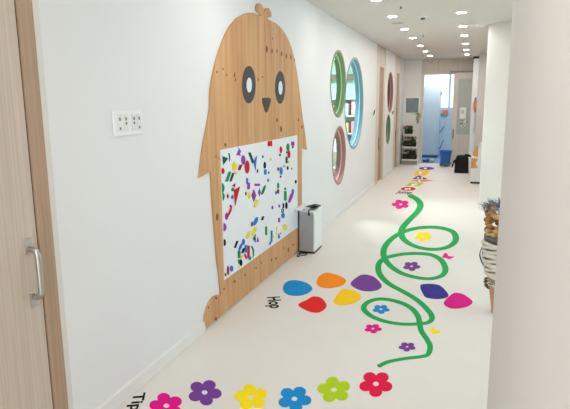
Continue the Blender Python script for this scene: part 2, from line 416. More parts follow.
def ell_px(cx, cy, hw, hh, x, n=28, tilt=0):
    c, s = math.cos(tilt), math.sin(tilt)
    return [on_wall(cx+hw*math.cos(2*PI*i/n)*c-hh*math.sin(2*PI*i/n)*s, cy+hw*math.cos(2*PI*i/n)*s+hh*math.sin(2*PI*i/n)*c, x) for i in range(n)]
# dark knots in the plywood face
KN = [(217, 72, .7, 1.4), (223, 69, .6, 1.2), (226.5, 75, .6, 1.4), (234.5, 75, .7, 3), (235.5, 80, .7, 1.8), (258, 79.5, .7, 1.4), (262.4, 77, .6, 1.2), (272.6, 38.5, .5, 1),
      (266.8, 49, .9, 3.6), (272, 51, .8, 2.2), (277, 51, .7, 1.8), (281.5, 54, .8, 2.4), (286.3, 56, .7, 2.6), (290.7, 57, .7, 2.4), (294.3, 60, .5, 1.6),
      (225.4, 145, 1, 2), (216, 156.5, .6, 1.3), (219, 158.8, .5, 1), (277, 120, .8, 2.2), (281, 129, 1, 3.2), (298.3, 120, .6, 1.6), (302, 127, .6, 2), (217.2, 217, 1.3, 3.8),
      (234.6, 281.5, .9, 1.6), (224, 289, .8, 1.2), (216, 298, 1, 1.6), (208.5, 307.5, .7, 1.3), (215.8, 319, 1.2, 1.8), (261.5, 263, .5, 1.2), (271.4, 260, .6, 1.6), (276, 258.6, .7, 1.6),
      (288.3, 250, .6, 2.4), (293, 244.5, .6, 1.2), (245, 275, .7, 1.2), (256, 268, .6, 1.1), (283.5, 248, .4, .9)]
for a, b, w_, h_ in KN: disc_wall(mb, ell_px(a, b, w_, h_, BX1, 12), BX1, .0006, 1)
sm = [on_wall(*p, BX1) for p in ((264.6, 21), (265, 21), (266.1, 60), (266.4, 97.5), (266.0, 97.5), (265.6, 60))]
disc_wall(mb, sm, BX1, .0004, 2)
obj('chick_body', mb, [PLY, KNOT, mat('sheet_seam', (164, 112, 66), .8)], bird)
for a, b, w_, h_, pw, ph in ((248.7, 84.6, 6.7, 18.7, 2.6, 7.4), (280, 87.4, 4.9, 16.3, 2, 6.8)):
    mb = MB(); disc_wall(mb, ell_px(a, b, w_, h_, BX1, 40), BX1, .003); e = obj('eye', mb, CHAR, bird)
    mb = MB(); disc_wall(mb, ell_px(a+.4, b+.5, pw, ph, BX1+.003, 32), BX1+.003, .002); obj('pupil', mb, PUPIL, e)
mb = MB(); bk = smooth_closed([on_wall(*p, BX1) for p in ((262.2, 98.4), (266.2, 97.8), (270.2, 98.4), (270, 103), (267.6, 110.5), (266.2, 112.6), (264.7, 110.5), (262.4, 103))], 4)
disc_wall(mb, bk, BX1, .004); obj('beak', mb, CHAR, bird)
WB = BX1+.005
mb = MB(); c4 = [on_wall(*p, WB) for p in ((220.6, 149.0), (298, 135.7), (297.2, 229.0), (224.4, 278.7))]
ya = (c4[0].y+c4[3].y)/2; yb = (c4[1].y+c4[2].y)/2; za = (c4[2].z+c4[3].z)/2; zb = (c4[0].z+c4[1].z)/2
mb.box(BX1, WB, ya, yb, za, zb, bev=.001); obj('magnet_panel', mb, WBOARD, bird)

# ------------------------------------------------------------------ magnets
MAG = [
('dark green triangle magnet on the white board, left of the black crescent', 'dark green', 'triangle', 224.4, 159.7, 2.95, 4.35, 0, [(222.1, 156.1), (228, 158.3), (223.2, 164.8)]),
('black crescent magnet on the white board of the wooden chick', 'black', 'crescent', 228.9, 157.4, 0.9, 4.5, 0, None),
('purple triangle magnet on the white board, below the blue wedge', 'purple', 'triangle', 238.4, 153.4, 2.15, 3.15, 0, [(236.2, 155), (238.6, 149.5), (240.5, 155.8)]),
('blue wedge magnet on the white board of the wooden chick', 'blue', 'wedge', 239.6, 150.1, 1.45, 3.7, 0, [(238.1, 145.6), (241, 151.8), (239.6, 153)]),
('purple oval magnet on the white board, above the slanted dark red bar', 'purple', 'oval', 243, 159.9, 2, 4.8, 0, None),
('yellow pentagon magnet on the white board of the wooden chick', 'yellow', 'pentagon', 234, 165.8, 2.3, 4.5, 0, None),
('slanted dark red bar magnet on the white board of the wooden chick', 'dark red', 'bar', 239.9, 167.4, 1.3, 2.8, -1, None),
('large red oval magnet on the white board of the wooden chick', 'red', 'oval', 247.1, 167, 2.2, 6.5, 0, None),
('large slanted dark green bar magnet on the white board of the wooden chick', 'dark green', 'bar', 251.2, 157.9, 1.2, 5.4, 1, None),
('large blue triangle magnet on the white board of the wooden chick', 'blue', 'triangle', 255.1, 162.3, 1.65, 7.25, 0, [(256.7, 155.7), (253.4, 161), (255.3, 170.2)]),
('red circle magnet on the white board of the wooden chick', 'red', 'circle', 222.6, 171, 1.6, 3, 0, None),
('red square magnet on the white board of the wooden chick', 'red', 'square', 269.7, 143, 2.2, 3.2, 0, None),
('red oval magnet on the white board, above the dark green bar', 'red', 'oval', 280.8, 149.8, 1.2, 3.6, 0, None),
('small black oval magnet on the white board, left of the dark green bar', 'black', 'oval', 279.8, 155, 0.8, 1.2, 0, None),
('green oval magnet on the white board, left of the small purple square', 'green', 'oval', 287.8, 147.2, 1.5, 3.8, 0, None),
('small purple square magnet on the white board of the wooden chick', 'purple', 'square', 292.6, 143.6, 1.5, 2, 0, None),
('small black circle magnet on the white board, below the small purple square', 'black', 'circle', 292.7, 147, 0.8, 1.2, 0, None),
('red oval magnet on the white board, below the small purple square', 'red', 'oval', 288.9, 154.2, 1.2, 4, 0, None),
('dark green bar magnet on the white board of the wooden chick', 'dark green', 'bar', 286.5, 160, 0.9, 3.2, 0, None),
('small yellow circle magnet on the white board, right of the dark green bar', 'yellow', 'circle', 288.4, 161.9, 0.7, 1.3, 0, None),
('small black circle magnet on the white board, above the dark green bar', 'black', 'circle', 286.7, 152.2, 0.6, 1.1, 0, None),
('small brown oval magnet on the white board, right of the large blue triangle', 'brown', 'oval', 262.7, 156.7, 0.7, 1.4, 0, None),
('small yellow oval magnet on the white board, above the small brown circle', 'yellow', 'oval', 270.6, 159.5, 0.7, 1.6, 0, None),
('black oval magnet on the white board, above the small brown circle', 'black', 'oval', 264.6, 165.3, 1.2, 3.5, 0, None),
('large slanted green bar magnet on the white board of the wooden chick', 'green', 'bar', 228, 176.6, 1.2, 5, -1, None),
('slanted dark green bar magnet on the white board of the wooden chick', 'dark green', 'bar', 231.8, 177.2, 1, 4.3, -1, None),
('small yellow wedge magnet on the white board of the wooden chick', 'yellow', 'wedge', 235.4, 173.1, 1.1, 2.1, 0, [(234.2, 170.8), (236, 172), (236.4, 175), (235.2, 174.5)]),
('green half circle magnet on the white board, above the dark red diamond', 'green', 'half circle', 222.8, 188, 1.5, 4.8, 0, None),
('green half circle magnet on the white board, left of the dark red diamond', 'green', 'half circle', 223.2, 196.6, 1.3, 4, 0, None),
('small dark red triangle magnet on the white board of the wooden chick', 'dark red', 'triangle', 233.9, 185.3, 1.65, 2.1, 0, [(235.3, 183), (232, 185.8), (234.5, 187.2)]),
('small green pentagon magnet on the white board of the wooden chick', 'green', 'pentagon', 232.7, 189.4, 1.6, 1.9, 0, None),
('large red triangle magnet on the white board of the wooden chick', 'red', 'triangle', 236.3, 194.1, 2.95, 9.7, 0, [(239.9, 186.3), (234, 190.2), (235.1, 205.7)]),
('dark red diamond magnet on the white board of the wooden chick', 'dark red', 'diamond', 227.6, 196.2, 1, 2.6, 0, None),
('small purple pentagon magnet on the white board of the wooden chick', 'purple', 'pentagon', 232.2, 196.8, 1.3, 2, 0, None),
('small brown oval magnet on the white board, left of the yellow oval', 'brown', 'oval', 245.7, 193.6, 0.7, 1.8, 0, None),
('blue bar magnet on the white board, below the large red oval', 'blue', 'bar', 247, 181, 0.9, 3, 0, None),
('purple bar magnet on the white board, above the yellow oval', 'purple', 'bar', 248.5, 185.9, 1.2, 3.3, 0, None),
('small purple flat bar magnet on the white board of the wooden chick', 'purple', 'flat bar', 257.1, 184.8, 2.6, 1.2, 0, None),
('yellow oval magnet on the white board of the wooden chick', 'yellow', 'oval', 249, 195.5, 1.5, 3.5, 0, None),
('large purple diamond magnet on the white board of the wooden chick', 'purple', 'diamond', 253.6, 195.5, 2.4, 6.5, 0, None),
('purple diamond magnet on the white board of the wooden chick', 'purple', 'diamond', 259.3, 192.4, 1.4, 4.2, 0, None),
('slanted yellow bar magnet on the white board of the wooden chick', 'yellow', 'bar', 255.8, 203.5, 1.2, 3.9, -1, None),
('small dark red circle magnet on the white board, above the large slanted red leaf', 'dark red', 'circle', 230.3, 206, 0.8, 1.4, 0, None),
('small brown bar magnet on the white board of the wooden chick', 'brown', 'bar', 257.4, 171, 0.6, 1.8, 0, None),
('blue bar magnet on the white board, left of the small brown circle', 'blue', 'bar', 265.1, 172, 1.2, 2.6, 0, None),
('small brown circle magnet on the white board of the wooden chick', 'brown', 'circle', 268.6, 172.7, 0.6, 1.3, 0, None),
('small dark red oval magnet on the white board of the wooden chick', 'dark red', 'oval', 278.1, 169, 1, 1.7, 0, None),
('blue oval magnet on the white board, right of the small dark red oval', 'blue', 'oval', 281, 171, 1.5, 4, 0, None),
('small black circle magnet on the white board, below the small dark red oval', 'black', 'circle', 280.5, 176.6, 0.7, 1.1, 0, None),
('small black oval magnet on the white board, right of the small grey circle', 'black', 'oval', 287.6, 168, 0.8, 1.9, 0, None),
('small dark red circle magnet on the white board, right of the small grey circle', 'dark red', 'circle', 291.5, 168.7, 0.5, 0.9, 0, None),
('small grey circle magnet on the white board of the wooden chick', 'grey', 'circle', 283.9, 166.3, 0.6, 1, 0, None),
('small black oval magnet on the white board, above the large slanted purple oval', 'black', 'oval', 295.7, 181.7, 0.9, 1.8, 0, None),
('small teal circle magnet on the white board of the wooden chick', 'teal', 'circle', 268, 180.4, 0.9, 1.6, 0, None),
('large slanted green oval magnet on the white board of the wooden chick', 'green', 'oval', 263.4, 190, 1.3, 5, -1, None),
('green oval magnet on the white board, above the small brown square', 'green', 'oval', 278, 185.7, 1, 3, 0, None),
('small brown square magnet on the white board of the wooden chick', 'brown', 'square', 277.9, 191.4, 1, 2.1, 0, None),
('small blue circle magnet on the white board, left of the small brown square', 'blue', 'circle', 275.9, 192.8, 0.8, 1.8, 0, None),
('small green circle magnet on the white board, right of the small brown square', 'green', 'circle', 285.1, 188.8, 0.9, 1.6, 0, None),
('green bar magnet on the white board, left of the large slanted purple oval', 'green', 'bar', 285.2, 195.8, 1.2, 4.8, 0, None),
('blue oval magnet on the white board, above the large slanted purple oval', 'blue', 'oval', 292.7, 191.4, 1.2, 2.5, 0, None),
('large slanted purple oval magnet on the white board of the wooden chick', 'purple', 'oval', 290.9, 197.4, 1.5, 5.5, -1, None),
('large slanted red leaf magnet on the white board of the wooden chick', 'red', 'leaf', 229.5, 212, 1.4, 6.5, -1, None),
('purple oval magnet on the white board, below the large slanted red leaf', 'purple', 'oval', 226.3, 216.4, 1.4, 3.6, 0, None),
('purple half circle magnet on the white board of the wooden chick', 'purple', 'half circle', 224.8, 227.2, 1.4, 4, 0, None),
('slanted yellow oval magnet on the white board, above the large red bar', 'yellow', 'oval', 248.1, 234.9, 1.8, 4, -1, None),
('slanted blue oval magnet on the white board, left of the small slanted black bar', 'blue', 'oval', 255.5, 221.3, 1.8, 4.3, -1, None),
('purple oval magnet on the white board, left of the small slanted black bar', 'purple', 'oval', 252.1, 224, 1.1, 2.4, 0, None),
('slanted yellow oval magnet on the white board, below the small slanted black bar', 'yellow', 'oval', 253.8, 231, 1.8, 4.3, -1, None),
('dark green triangle magnet on the white board, above the large green crescent', 'dark green', 'triangle', 254.7, 238.5, 1.2, 4.25, 0, [(255.3, 234), (253.2, 239), (255.6, 242.5)]),
('purple triangle magnet on the white board, above the large green crescent', 'purple', 'triangle', 257.7, 240.2, 1.15, 2.5, 0, [(257.6, 237), (256.6, 242), (258.9, 241.6)]),
('blue circle magnet on the white board, above the large red bar', 'blue', 'circle', 243.3, 241.8, 1.5, 3, 0, None),
('black circle magnet on the white board of the wooden chick', 'black', 'circle', 224.3, 242.6, 1.3, 3.4, 0, None),
('small purple oval magnet on the white board of the wooden chick', 'purple', 'oval', 272.3, 207.5, 0.8, 1.9, 0, None),
('small purple circle magnet on the white board of the wooden chick', 'purple', 'circle', 279.2, 206, 0.8, 1.5, 0, None),
('black oval magnet on the white board, right of the black bar', 'black', 'oval', 286.3, 205.5, 1.1, 3.5, 0, None),
('black bar magnet on the white board of the wooden chick', 'black', 'bar', 283.3, 205.7, 0.7, 2.5, 0, None),
('black ring magnet on the white board of the wooden chick', 'black', 'ring', 282.5, 210.6, 1.2, 2.2, 0, None),
('blue pentagon magnet on the white board of the wooden chick', 'blue', 'pentagon', 283, 215.2, 1.7, 2.8, 0, None),
('purple bar magnet on the white board, left of the blue pentagon', 'purple', 'bar', 279, 220, 0.8, 2.3, 0, None),
('small slanted black bar magnet on the white board of the wooden chick', 'black', 'bar', 262.5, 218.3, 1, 2, -1, None),
('yellow hexagon magnet on the white board of the wooden chick', 'yellow', 'hexagon', 284.7, 227.1, 1.7, 3.4, 0, None),
('green bar magnet on the white board, left of the large teal bar', 'green', 'bar', 266, 230.8, 0.9, 4.3, 0, None),
('large teal bar magnet on the white board of the wooden chick', 'teal', 'bar', 271.5, 236, 0.8, 5.5, 0, None),
('small slanted blue bar magnet on the white board of the wooden chick', 'blue', 'bar', 270.3, 243, 0.8, 1.8, -1, None),
('yellow bar magnet on the white board of the wooden chick', 'yellow', 'bar', 276.6, 230.8, 0.5, 4.3, 0, None),
('small yellow circle magnet on the white board, above the blue triangle', 'yellow', 'circle', 280.7, 233.3, 0.8, 1.5, 0, None),
('blue triangle magnet on the white board of the wooden chick', 'blue', 'triangle', 278.9, 236.5, 1.1, 2.9, 0, [(278.6, 233), (278, 238.8), (280.2, 237.6)]),
('small yellow oval magnet on the white board, right of the large teal bar', 'yellow', 'oval', 273, 236.4, 0.7, 1.5, 0, None),
('slanted black bar magnet on the white board, above the green square', 'black', 'bar', 236, 244.4, 0.9, 3.5, -1, None),
('slanted blue oval magnet on the white board, above the green square', 'blue', 'oval', 240.4, 247, 1.2, 4, -1, None),
('slanted black bar magnet on the white board, above the slanted red oval', 'black', 'bar', 243, 250.6, 1, 2.5, -1, None),
('blue bar magnet on the white board, left of the large red bar', 'blue', 'bar', 246, 248.8, 1.2, 3.8, 0, None),
('large red bar magnet on the white board of the wooden chick', 'red', 'bar', 248.3, 251.6, 1.2, 6, 0, None),
('slanted red oval magnet on the white board of the wooden chick', 'red', 'oval', 245.4, 256.3, 0.9, 2.8, 1, None),
('large green crescent magnet on the white board of the wooden chick', 'green', 'crescent', 252.3, 251.9, 1.6, 6, 0, None),
('small blue circle magnet on the white board, right of the slanted red oval', 'blue', 'circle', 249.8, 258, 1.2, 2, 0, None),
('green square magnet on the white board of the wooden chick', 'green', 'square', 239, 254.5, 1.3, 3.6, 0, None),
('small yellow square magnet on the white board of the wooden chick', 'yellow', 'square', 241.2, 256.8, 1, 1.6, 0, None),
('black oval magnet on the white board, below the small yellow square', 'black', 'oval', 240.8, 262.6, 1.3, 3.4, 0, None),
('green oval magnet on the white board, below the small yellow square', 'green', 'oval', 238.7, 261.4, 0.8, 2.5, 0, None),
('small yellow circle magnet on the white board, below the small yellow square', 'yellow', 'circle', 238.3, 266.5, 0.5, 0.9, 0, None),
('crimson oval magnet on the white board of the wooden chick', 'crimson', 'oval', 227.9, 270.4, 1.1, 4.8, 0, None),
('blue circle magnet on the white board, right of the crimson oval', 'blue', 'circle', 231.4, 268.6, 1.7, 3, 0, None),
('small green circle magnet on the white board, below the crimson oval', 'green', 'circle', 225.4, 274.6, 0.8, 1.9, 0, None),

]
UNIT = {'half circle': [(-1, -1), (-.2, -1), (.6, -.6), (1, 0), (.6, .6), (-.2, 1), (-1, 1)],
        'crescent': [(-1, -1), (.2, -.9), (1, -.3), (1, .5), (.2, 1), (.3, .4), (.1, -.3)],
        'pentagon': [(0, -1), (1, -.25), (.65, 1), (-.65, 1), (-1, -.25)], 'hexagon': [(0, -1), (1, -.5), (1, .5), (0, 1), (-1, .5), (-1, -.5)],
        'diamond': [(0, -1), (1, 0), (0, 1), (-1, 0)], 'leaf': [(.2, -1), (.9, -.3), (.6, .4), (0, 1), (-.7, .3), (-.4, -.4)]}
placed = []
for lab, col, shp, cx_, cy_, hw, hh, tl, pts in MAG:
    ring = None
    if pts: P = list(pts)
    else:
        if shp in UNIT: U = UNIT[shp]
        elif 'bar' in shp or shp == 'square': U = [(-1, -1), (1, -1), (1, 1), (-1, 1)]
        else: U = [(math.cos(2*PI*i/20), math.sin(2*PI*i/20)) for i in range(20)]
        P = [(cx_+u*hw-tl*v*hh*-.35, cy_+v*hh) for u, v in U] if tl else [(cx_+u*hw, cy_+v*hh) for u, v in U]
    b0 = (min(p[0] for p in P), max(p[0] for p in P), min(p[1] for p in P), max(p[1] for p in P))
    lev = 0
    while any(l == lev and b0[0] < q[1] and q[0] < b0[1] and b0[2] < q[3] and q[2] < b0[3] for q, l in placed): lev += 1
    placed.append((b0, lev))
    xx = WB+.0003+.0032*lev
    W3 = [on_wall(a, b, xx) for a, b in P]
    for p in W3:
        p.y = min(max(p.y, ya+.004), yb-.004); p.z = min(max(p.z, za+.004), zb-.004)
    mb = MB()
    if shp == 'ring':
        c = sum(W3, Vector())/len(W3); n = len(W3)
        for i in range(n):
            a, b = W3[i], W3[(i+1) % n]; mb.prism([a, b, c+(b-c)*.5, c+(a-c)*.5], (.003, 0, 0))
        bmesh.ops.remove_doubles(mb.bm, verts=mb.bm.verts, dist=1e-5)
    else: mb.prism(W3, (.003, 0, 0))
    c = sum(W3, Vector())/len(W3)
    obj('magnet', mb, pal(col+' magnet', MPAL[col]), None, c, label=lab, category='magnet', group='magnets on the white board')
# ------------------------------------------------------------------ floor stickers
T0 = .0006
def decal(name, pts, colour, label, cat, group=None, z=T0, t=.0008, loc=None):
    P = [Vector((p.x, p.y, z)) for p in pts]
    c = sum(P, Vector())/len(P); c.z = z
    mb = MB(); mb.prism(P, (0, 0, t))
    kw = dict(label=label, category=cat)
    if group: kw['group'] = group
    return obj(name, mb, vinyl(colour), None, c, **kw)
def flower(cx, cy, petal, rpx, colour, label, group):
    ry = rpx*(.765 if rpx > 12 else .535)
    ang = math.atan2((petal[1]-cy)/ry, (petal[0]-cx)/rpx)
    c = on_floor(cx, cy); bm = bmesh.new(); N = 140; ins = []; outs = []; insb = []; outsb = []
    for i in range(N):
        t = 2*PI*i/N; best = .46
        for k in range(5):
            pa = ang+2*PI*k/5; px, py = .62*math.cos(pa), .62*math.sin(pa); pr = .385
            bq = px*math.cos(t)+py*math.sin(t); dq = bq*bq-px*px-py*py+pr*pr
            if dq > 0: best = max(best, bq+math.sqrt(dq))
        for L, r_, z_ in ((outs, best, T0+.0008), (ins, .17, T0+.0008), (outsb, best, T0), (insb, .17, T0)):
            p = on_floor(cx+rpx*r_*math.cos(t), cy+ry*r_*math.sin(t)); L.append(bm.verts.new((p.x, p.y, z_)))
    for i in range(N):
        j = (i+1) % N
        bm.faces.new((ins[i], outs[i], outs[j], ins[j])); bm.faces.new((insb[j], outsb[j], outsb[i], insb[i]))
        bm.faces.new((outs[i], outsb[i], outsb[j], outs[j])); bm.faces.new((ins[j], insb[j], insb[i], ins[i]))
    bmesh.ops.recalc_face_normals(bm, faces=bm.faces)
    mb = MB(); mb.add(bm)
    obj('flower_sticker', mb, vinyl(colour), None, (c.x, c.y, T0), label=label, category='floor sticker', group=group)
G1 = 'big flower stickers in a row across the near floor'; G2 = 'little flower stickers along the green line'
for cx_, cy_, pt, r_, c, l in (
    (166.4, 405.9, (163.6, 397.5), 17, 'magenta', 'large magenta flower sticker on the floor beside the word Tip'),
    (204.6, 392.6, (210, 384.1), 17, 'purple', 'large purple flower sticker in the front row on the floor'),
    (251, 397.4, (249.5, 389.3), 17, 'yellow', 'large yellow flower sticker in the front row on the floor'),
    (294.5, 399, (300.1, 391.1), 17, 'blue', 'large blue flower sticker in the front row on the floor'),
    (334.1, 390, (332.1, 380.6), 17, 'lime', 'large lime green flower sticker in the front row on the floor'),
    (375.9, 384, (382.7, 377.1), 17, 'crimson', 'large crimson flower sticker at the right end of the front row')):
    flower(cx_, cy_, pt, r_, c, l, G1)
for cx_, cy_, pt, r_, c, l in (
    (400.7, 204.4, (398.3, 200.9), 8.9, 'magenta', 'small magenta flower sticker by the far tip of the green line'),
    (423.3, 236.5, (419.7, 233.5), 9, 'yellow', 'small yellow flower sticker inside the farthest green loop'),
    (411.6, 266.3, (407.5, 263.8), 8.8, 'purple', 'small purple flower sticker inside the middle green loop'),
    (381, 309.3, (377.1, 306.8), 8.7, 'blue', 'small blue flower sticker inside the nearest green loop'),
    (373, 328.7, (369.1, 326.4), 8.8, 'magenta', 'small magenta flower sticker just in front of the nearest green loop'),
    (407.2, 346.9, (404.3, 344.2), 8.7, 'purple', 'small purple flower sticker near the near tail of the green line')):
    flower(cx_, cy_, pt, r_, c, l, G2)
STONES = [
 ('blue', 250, 250, 3.8, [(125,150),(130,130),(150,117),(180,116),(215,125),(237,145),(225,162),(195,173),(160,174),(135,165)], 'blue pebble shaped floor sticker closest to the word Hop'),
 ('orange', 250, 250, 3.8, [(253,122),(260,102),(280,89),(305,88),(345,100),(365,117),(350,135),(310,145),(275,143),(258,135)], 'orange pebble shaped floor sticker between the blue and purple ones'),
 ('purple', 250, 250, 3.8, [(382,128),(395,112),(420,96),(445,94),(475,105),(500,133),(490,150),(460,157),(425,155),(395,142)], 'purple pebble shaped floor sticker beside the green line'),
 ('golden', 250, 250, 3.8, [(317,192),(335,165),(350,150),(375,150),(405,160),(423,178),(405,198),(375,208),(340,210),(322,203)], 'golden yellow pebble shaped floor sticker right of the red one'),
 ('red', 250, 250, 3.8, [(183,208),(215,190),(240,177),(270,182),(290,205),(287,222),(265,237),(240,238),(210,228)], 'red pebble shaped floor sticker nearest the viewer'),
 ('indigo', 350, 270, 4.09, [(288,75),(292,60),(330,57),(370,65),(402,100),(390,115),(350,119),(310,112),(297,95)], 'indigo pebble shaped floor sticker on the right of the green line'),
 ('magenta', 350, 270, 4.09, [(383,138),(395,118),(420,97),(440,94),(470,103),(502,130),(480,150),(440,158),(405,155)], 'magenta pebble shaped floor sticker beside the right wall')]
for c, ox, oy, s, pp, l in STONES:
    decal('pebble_sticker', smooth_closed([on_floor(ox+a/s, oy+b/s) for a, b in pp], 4), c, l, 'floor sticker', 'pebble stickers for hopping')
# butterflies
decal('butterfly_sticker', smooth_closed([on_floor(426+a/16.35, 245+b/16.35) for a, b in [(265,190),(285,165),(300,135),(330,135),(355,155),(362,180),(400,185),(450,190),(458,205),(420,215),(395,232),(355,228),(325,212),(295,212)]], 4), 'magenta',
      'tiny magenta butterfly sticker just outside the middle green loop', 'floor sticker', 'butterfly stickers')
decal('butterfly_sticker', smooth_closed([on_floor(424+a/20.46, 320+b/20.46) for a, b in [(110,215),(140,190),(165,155),(205,160),(230,195),(262,215),(310,225),(340,255),(300,280),(250,290),(200,295),(165,275),(150,245)]], 4), 'yellow',
      'tiny yellow butterfly sticker near the tail of the green line', 'floor sticker', 'butterfly stickers')
# the looping green line
GL = [(411.1,196.1),(417.2,199.8),(420.4,205.2),(417.2,212),(408.7,220.6),(402.6,227.9),(401.3,234),(405,240.6),(414.8,246.2),(428.2,249.2),(441.7,248.7),(451.5,245),(455.9,238.9),(452.7,232),(442.9,228.4),(430.7,227.2),(416,228.4),(401.3,232.8),(390.3,240.1),(384.2,248.7),(384.2,257.2),(390.3,265.8),(401.3,273.1),(416,277.5),(430.7,278.8),(441.7,275.6),(445.4,269.5),(441.7,260.9),(433.1,255.5),(420.9,253.6),(403.8,254.1),(386.7,257.7),(379.3,263.3),(378.5,270.7),(382,277.3),(390.3,284.7),(403.8,292),(416,299.3),(425.8,307.9),(431.9,316.5),(429.5,321.8),(420.9,323.8),(403.8,324.3),(386.7,321.8),(372,316.5),(363.9,309.1),(367.1,303),(376.9,299.3),(389.1,299.8),(402.6,303.5),(412.3,309.1),(418,316.5),(419.7,323.8),(421.4,331.1),(427,339.7),(430.2,347),(427.8,354.4),(420.9,356.8),(406.2,358.5),(389.1,361.7),(379.8,365.8)]
PP = smooth_open([(a, b, 0) for a, b in GL], 6); NP = len(PP)
bm = bmesh.new(); prev = None
def brush(i):
    f = i/(NP-1); return 3.35-.55*f, 1.5-.1*f
for i, p in enumerate(PP):
    t = (PP[min(i+1, NP-1)]-PP[max(i-1, 0)]).normalized(); hx, hy = brush(i)
    n = Vector((-t.y, t.x)); k = 1/math.sqrt((n.x/hx)**2+(n.y/hy)**2)
    k = (hx*hx*n.x*n.x+hy*hy*n.y*n.y)**.5
    a = on_floor(p.x-n.x*k, p.y-n.y*k); b = on_floor(p.x+n.x*k, p.y+n.y*k); z = T0+.0009+i*2e-6
    q = [bm.verts.new((v.x, v.y, zz)) for v, zz in ((a, T0), (a, z), (b, z), (b, T0))]
    if prev:
        for m in range(4): bm.faces.new((prev[m], prev[(m+1) % 4], q[(m+1) % 4], q[m]))
    else: bm.faces.new(q)
    prev = q
bm.faces.new(prev[::-1])
mb = MB(); bmesh.ops.recalc_face_normals(bm, faces=bm.faces); mb.add(bm)
for i in (0, NP-1):
    hx, hy = brush(i); p = PP[i]
    mb.prism([Vector((v.x, v.y, T0)) for v in (on_floor(p.x+hx*math.cos(2*PI*k/24), p.y+hy*1.25*math.sin(2*PI*k/24)) for k in range(24))], (0, 0, .0009))
PG = [on_floor(PP[0].x, PP[0].y)]
obj('looping_line_sticker', mb, vinyl('green'), None, (PG[0].x, PG[0].y, T0), label='long green line on the floor winding through three loops', category='floor sticker')
# words
def word(txt, label, a, b, size):
    """baseline from a to b on the floor"""
    xd = (b-a); xd.z = 0; xd.normalize(); yd = Vector((-xd.y, xd.x, 0))
    a = Vector((a.x, a.y, T0))
    mb = text_mb(txt, size, a, xd, yd, .001)
    xs = [ (v.co-a).dot(xd) for v in mb.bm.verts]; L = max(xs); k = (b-a).length/L
    for v in mb.bm.verts:
        u = (v.co-a).dot(xd); v.co += xd*(u*k-u)
    obj('word_sticker', mb, vinyl('ink'), None, a, label=label, category='lettering', group='black words on the floor')
word('Hop', 'black word Hop on the floor beside the blue pebble', on_floor(267.2, 297), on_floor(270.5, 308.6), .142)
word('Tip', 'black word Tip on the floor beside the magenta flower', on_floor(134.2, 393.6), on_floor(129.6, 411.2), .084)
word('Jump', 'black word Jump on the floor before the red ellipse', on_floor(396.4, 193.2), on_floor(411, 193.9), .42)
# hopscotch shapes with white marks
HG = 'hopscotch stickers leading to the doorway'
def foot(cx, cy, hw, hh):
    return smooth_closed([on_floor(cx+a*hw, cy-b*hh) for a, b in [(-.8, -.85), (0, -1), (.85, -.8), (.8, -.2), (1, .45), (.5, 1), (-.4, 1), (-1, .55), (-.85, -.1)]], 4)
def hop(pts, colour, label, marks):
    d = decal('hopscotch_sticker', pts, colour, label, 'floor sticker', HG)
    for m in marks:
        P = [Vector((p.x, p.y, T0+.0008)) for p in foot(*m)]
        mb = MB(); mb.prism(P, (0, 0, .0006)); obj('white_mark', mb, vinyl('white'), d)
def ellv(x, y, a, b): return [Vector((x+a*math.cos(2*PI*i/40), y+b*math.sin(2*PI*i/40), 0)) for i in range(40)]
hop(ellv(.622, 9.60, .126, .22), 'red', 'red ellipse on the floor beyond the word Jump', [(406.3, 189.2, 1.7, .7), (409.6, 188.9, 1.1, .95)])
quad = lambda L: [on_floor(404+a/17.03, 164+b/17.03) for a, b in L]
hop(quad([(110,318),(345,318),(255,376),(25,372)]), 'lime', 'lime green slanted tile sticker between the red and orange ones', [(413, 184.9, 1.7, .9), (416, 184.2, 1.4, .8)])
hop(quad([(75,287),(250,266),(530,282),(300,306)]), 'orange', 'wide thin orange kite sticker touching the indigo triangle', [(419.4, 180.8, .95, .8)])
hop(quad([(245,194),(410,258),(145,258)]), 'indigo', 'indigo triangle sticker on the floor with two white marks', [(418.1, 178, 1.05, .95), (421.9, 178.1, 1.05, .9)])
hop(smooth_closed(quad([(225,110),(330,108),(430,110),(445,125),(370,195),(270,198),(180,196),(172,180)]), 3), 'golden', 'golden yellow tile sticker on the floor before the purple ellipse', [(420.2, 172.8, 1.6, 1.1)])
c = on_floor(426.5, 168.4)
hop(ellv(c.x, c.y, .168, .3), 'purple', 'purple ellipse sticker on the floor closest to the doorway', [(425.2, 168.4, 1.7, .7)])

# ------------------------------------------------------------------ near wall switch plate
t = thing('switch_plate', 'white double switch plate with small push buttons on the left wall', 'switch', (0, 2.33, 1.41))
mb = MB(); mb.box(.0003, .011, 2.213, 2.452, 1.348, 1.472, bev=.003); obj('face_plate', mb, WHITE, t)
IV = mat('button_ivory', (226, 228, 226), .4)
for yy in (2.238, 2.288, 2.356, 2.4):
    mb = MB(); mb.box(.0112, .014, yy, yy+.038, 1.37, 1.452, bev=.0015)
    for zz, hh in ((1.43, .008), (1.408 if yy in (2.288, 2.356) else 1.385, .006)): mb.box(.0141, .0147, yy+.013, yy+.013+.012, zz-hh, zz+hh, mi=1)
    obj('switch_bank', mb, [IV, DGREY], t)
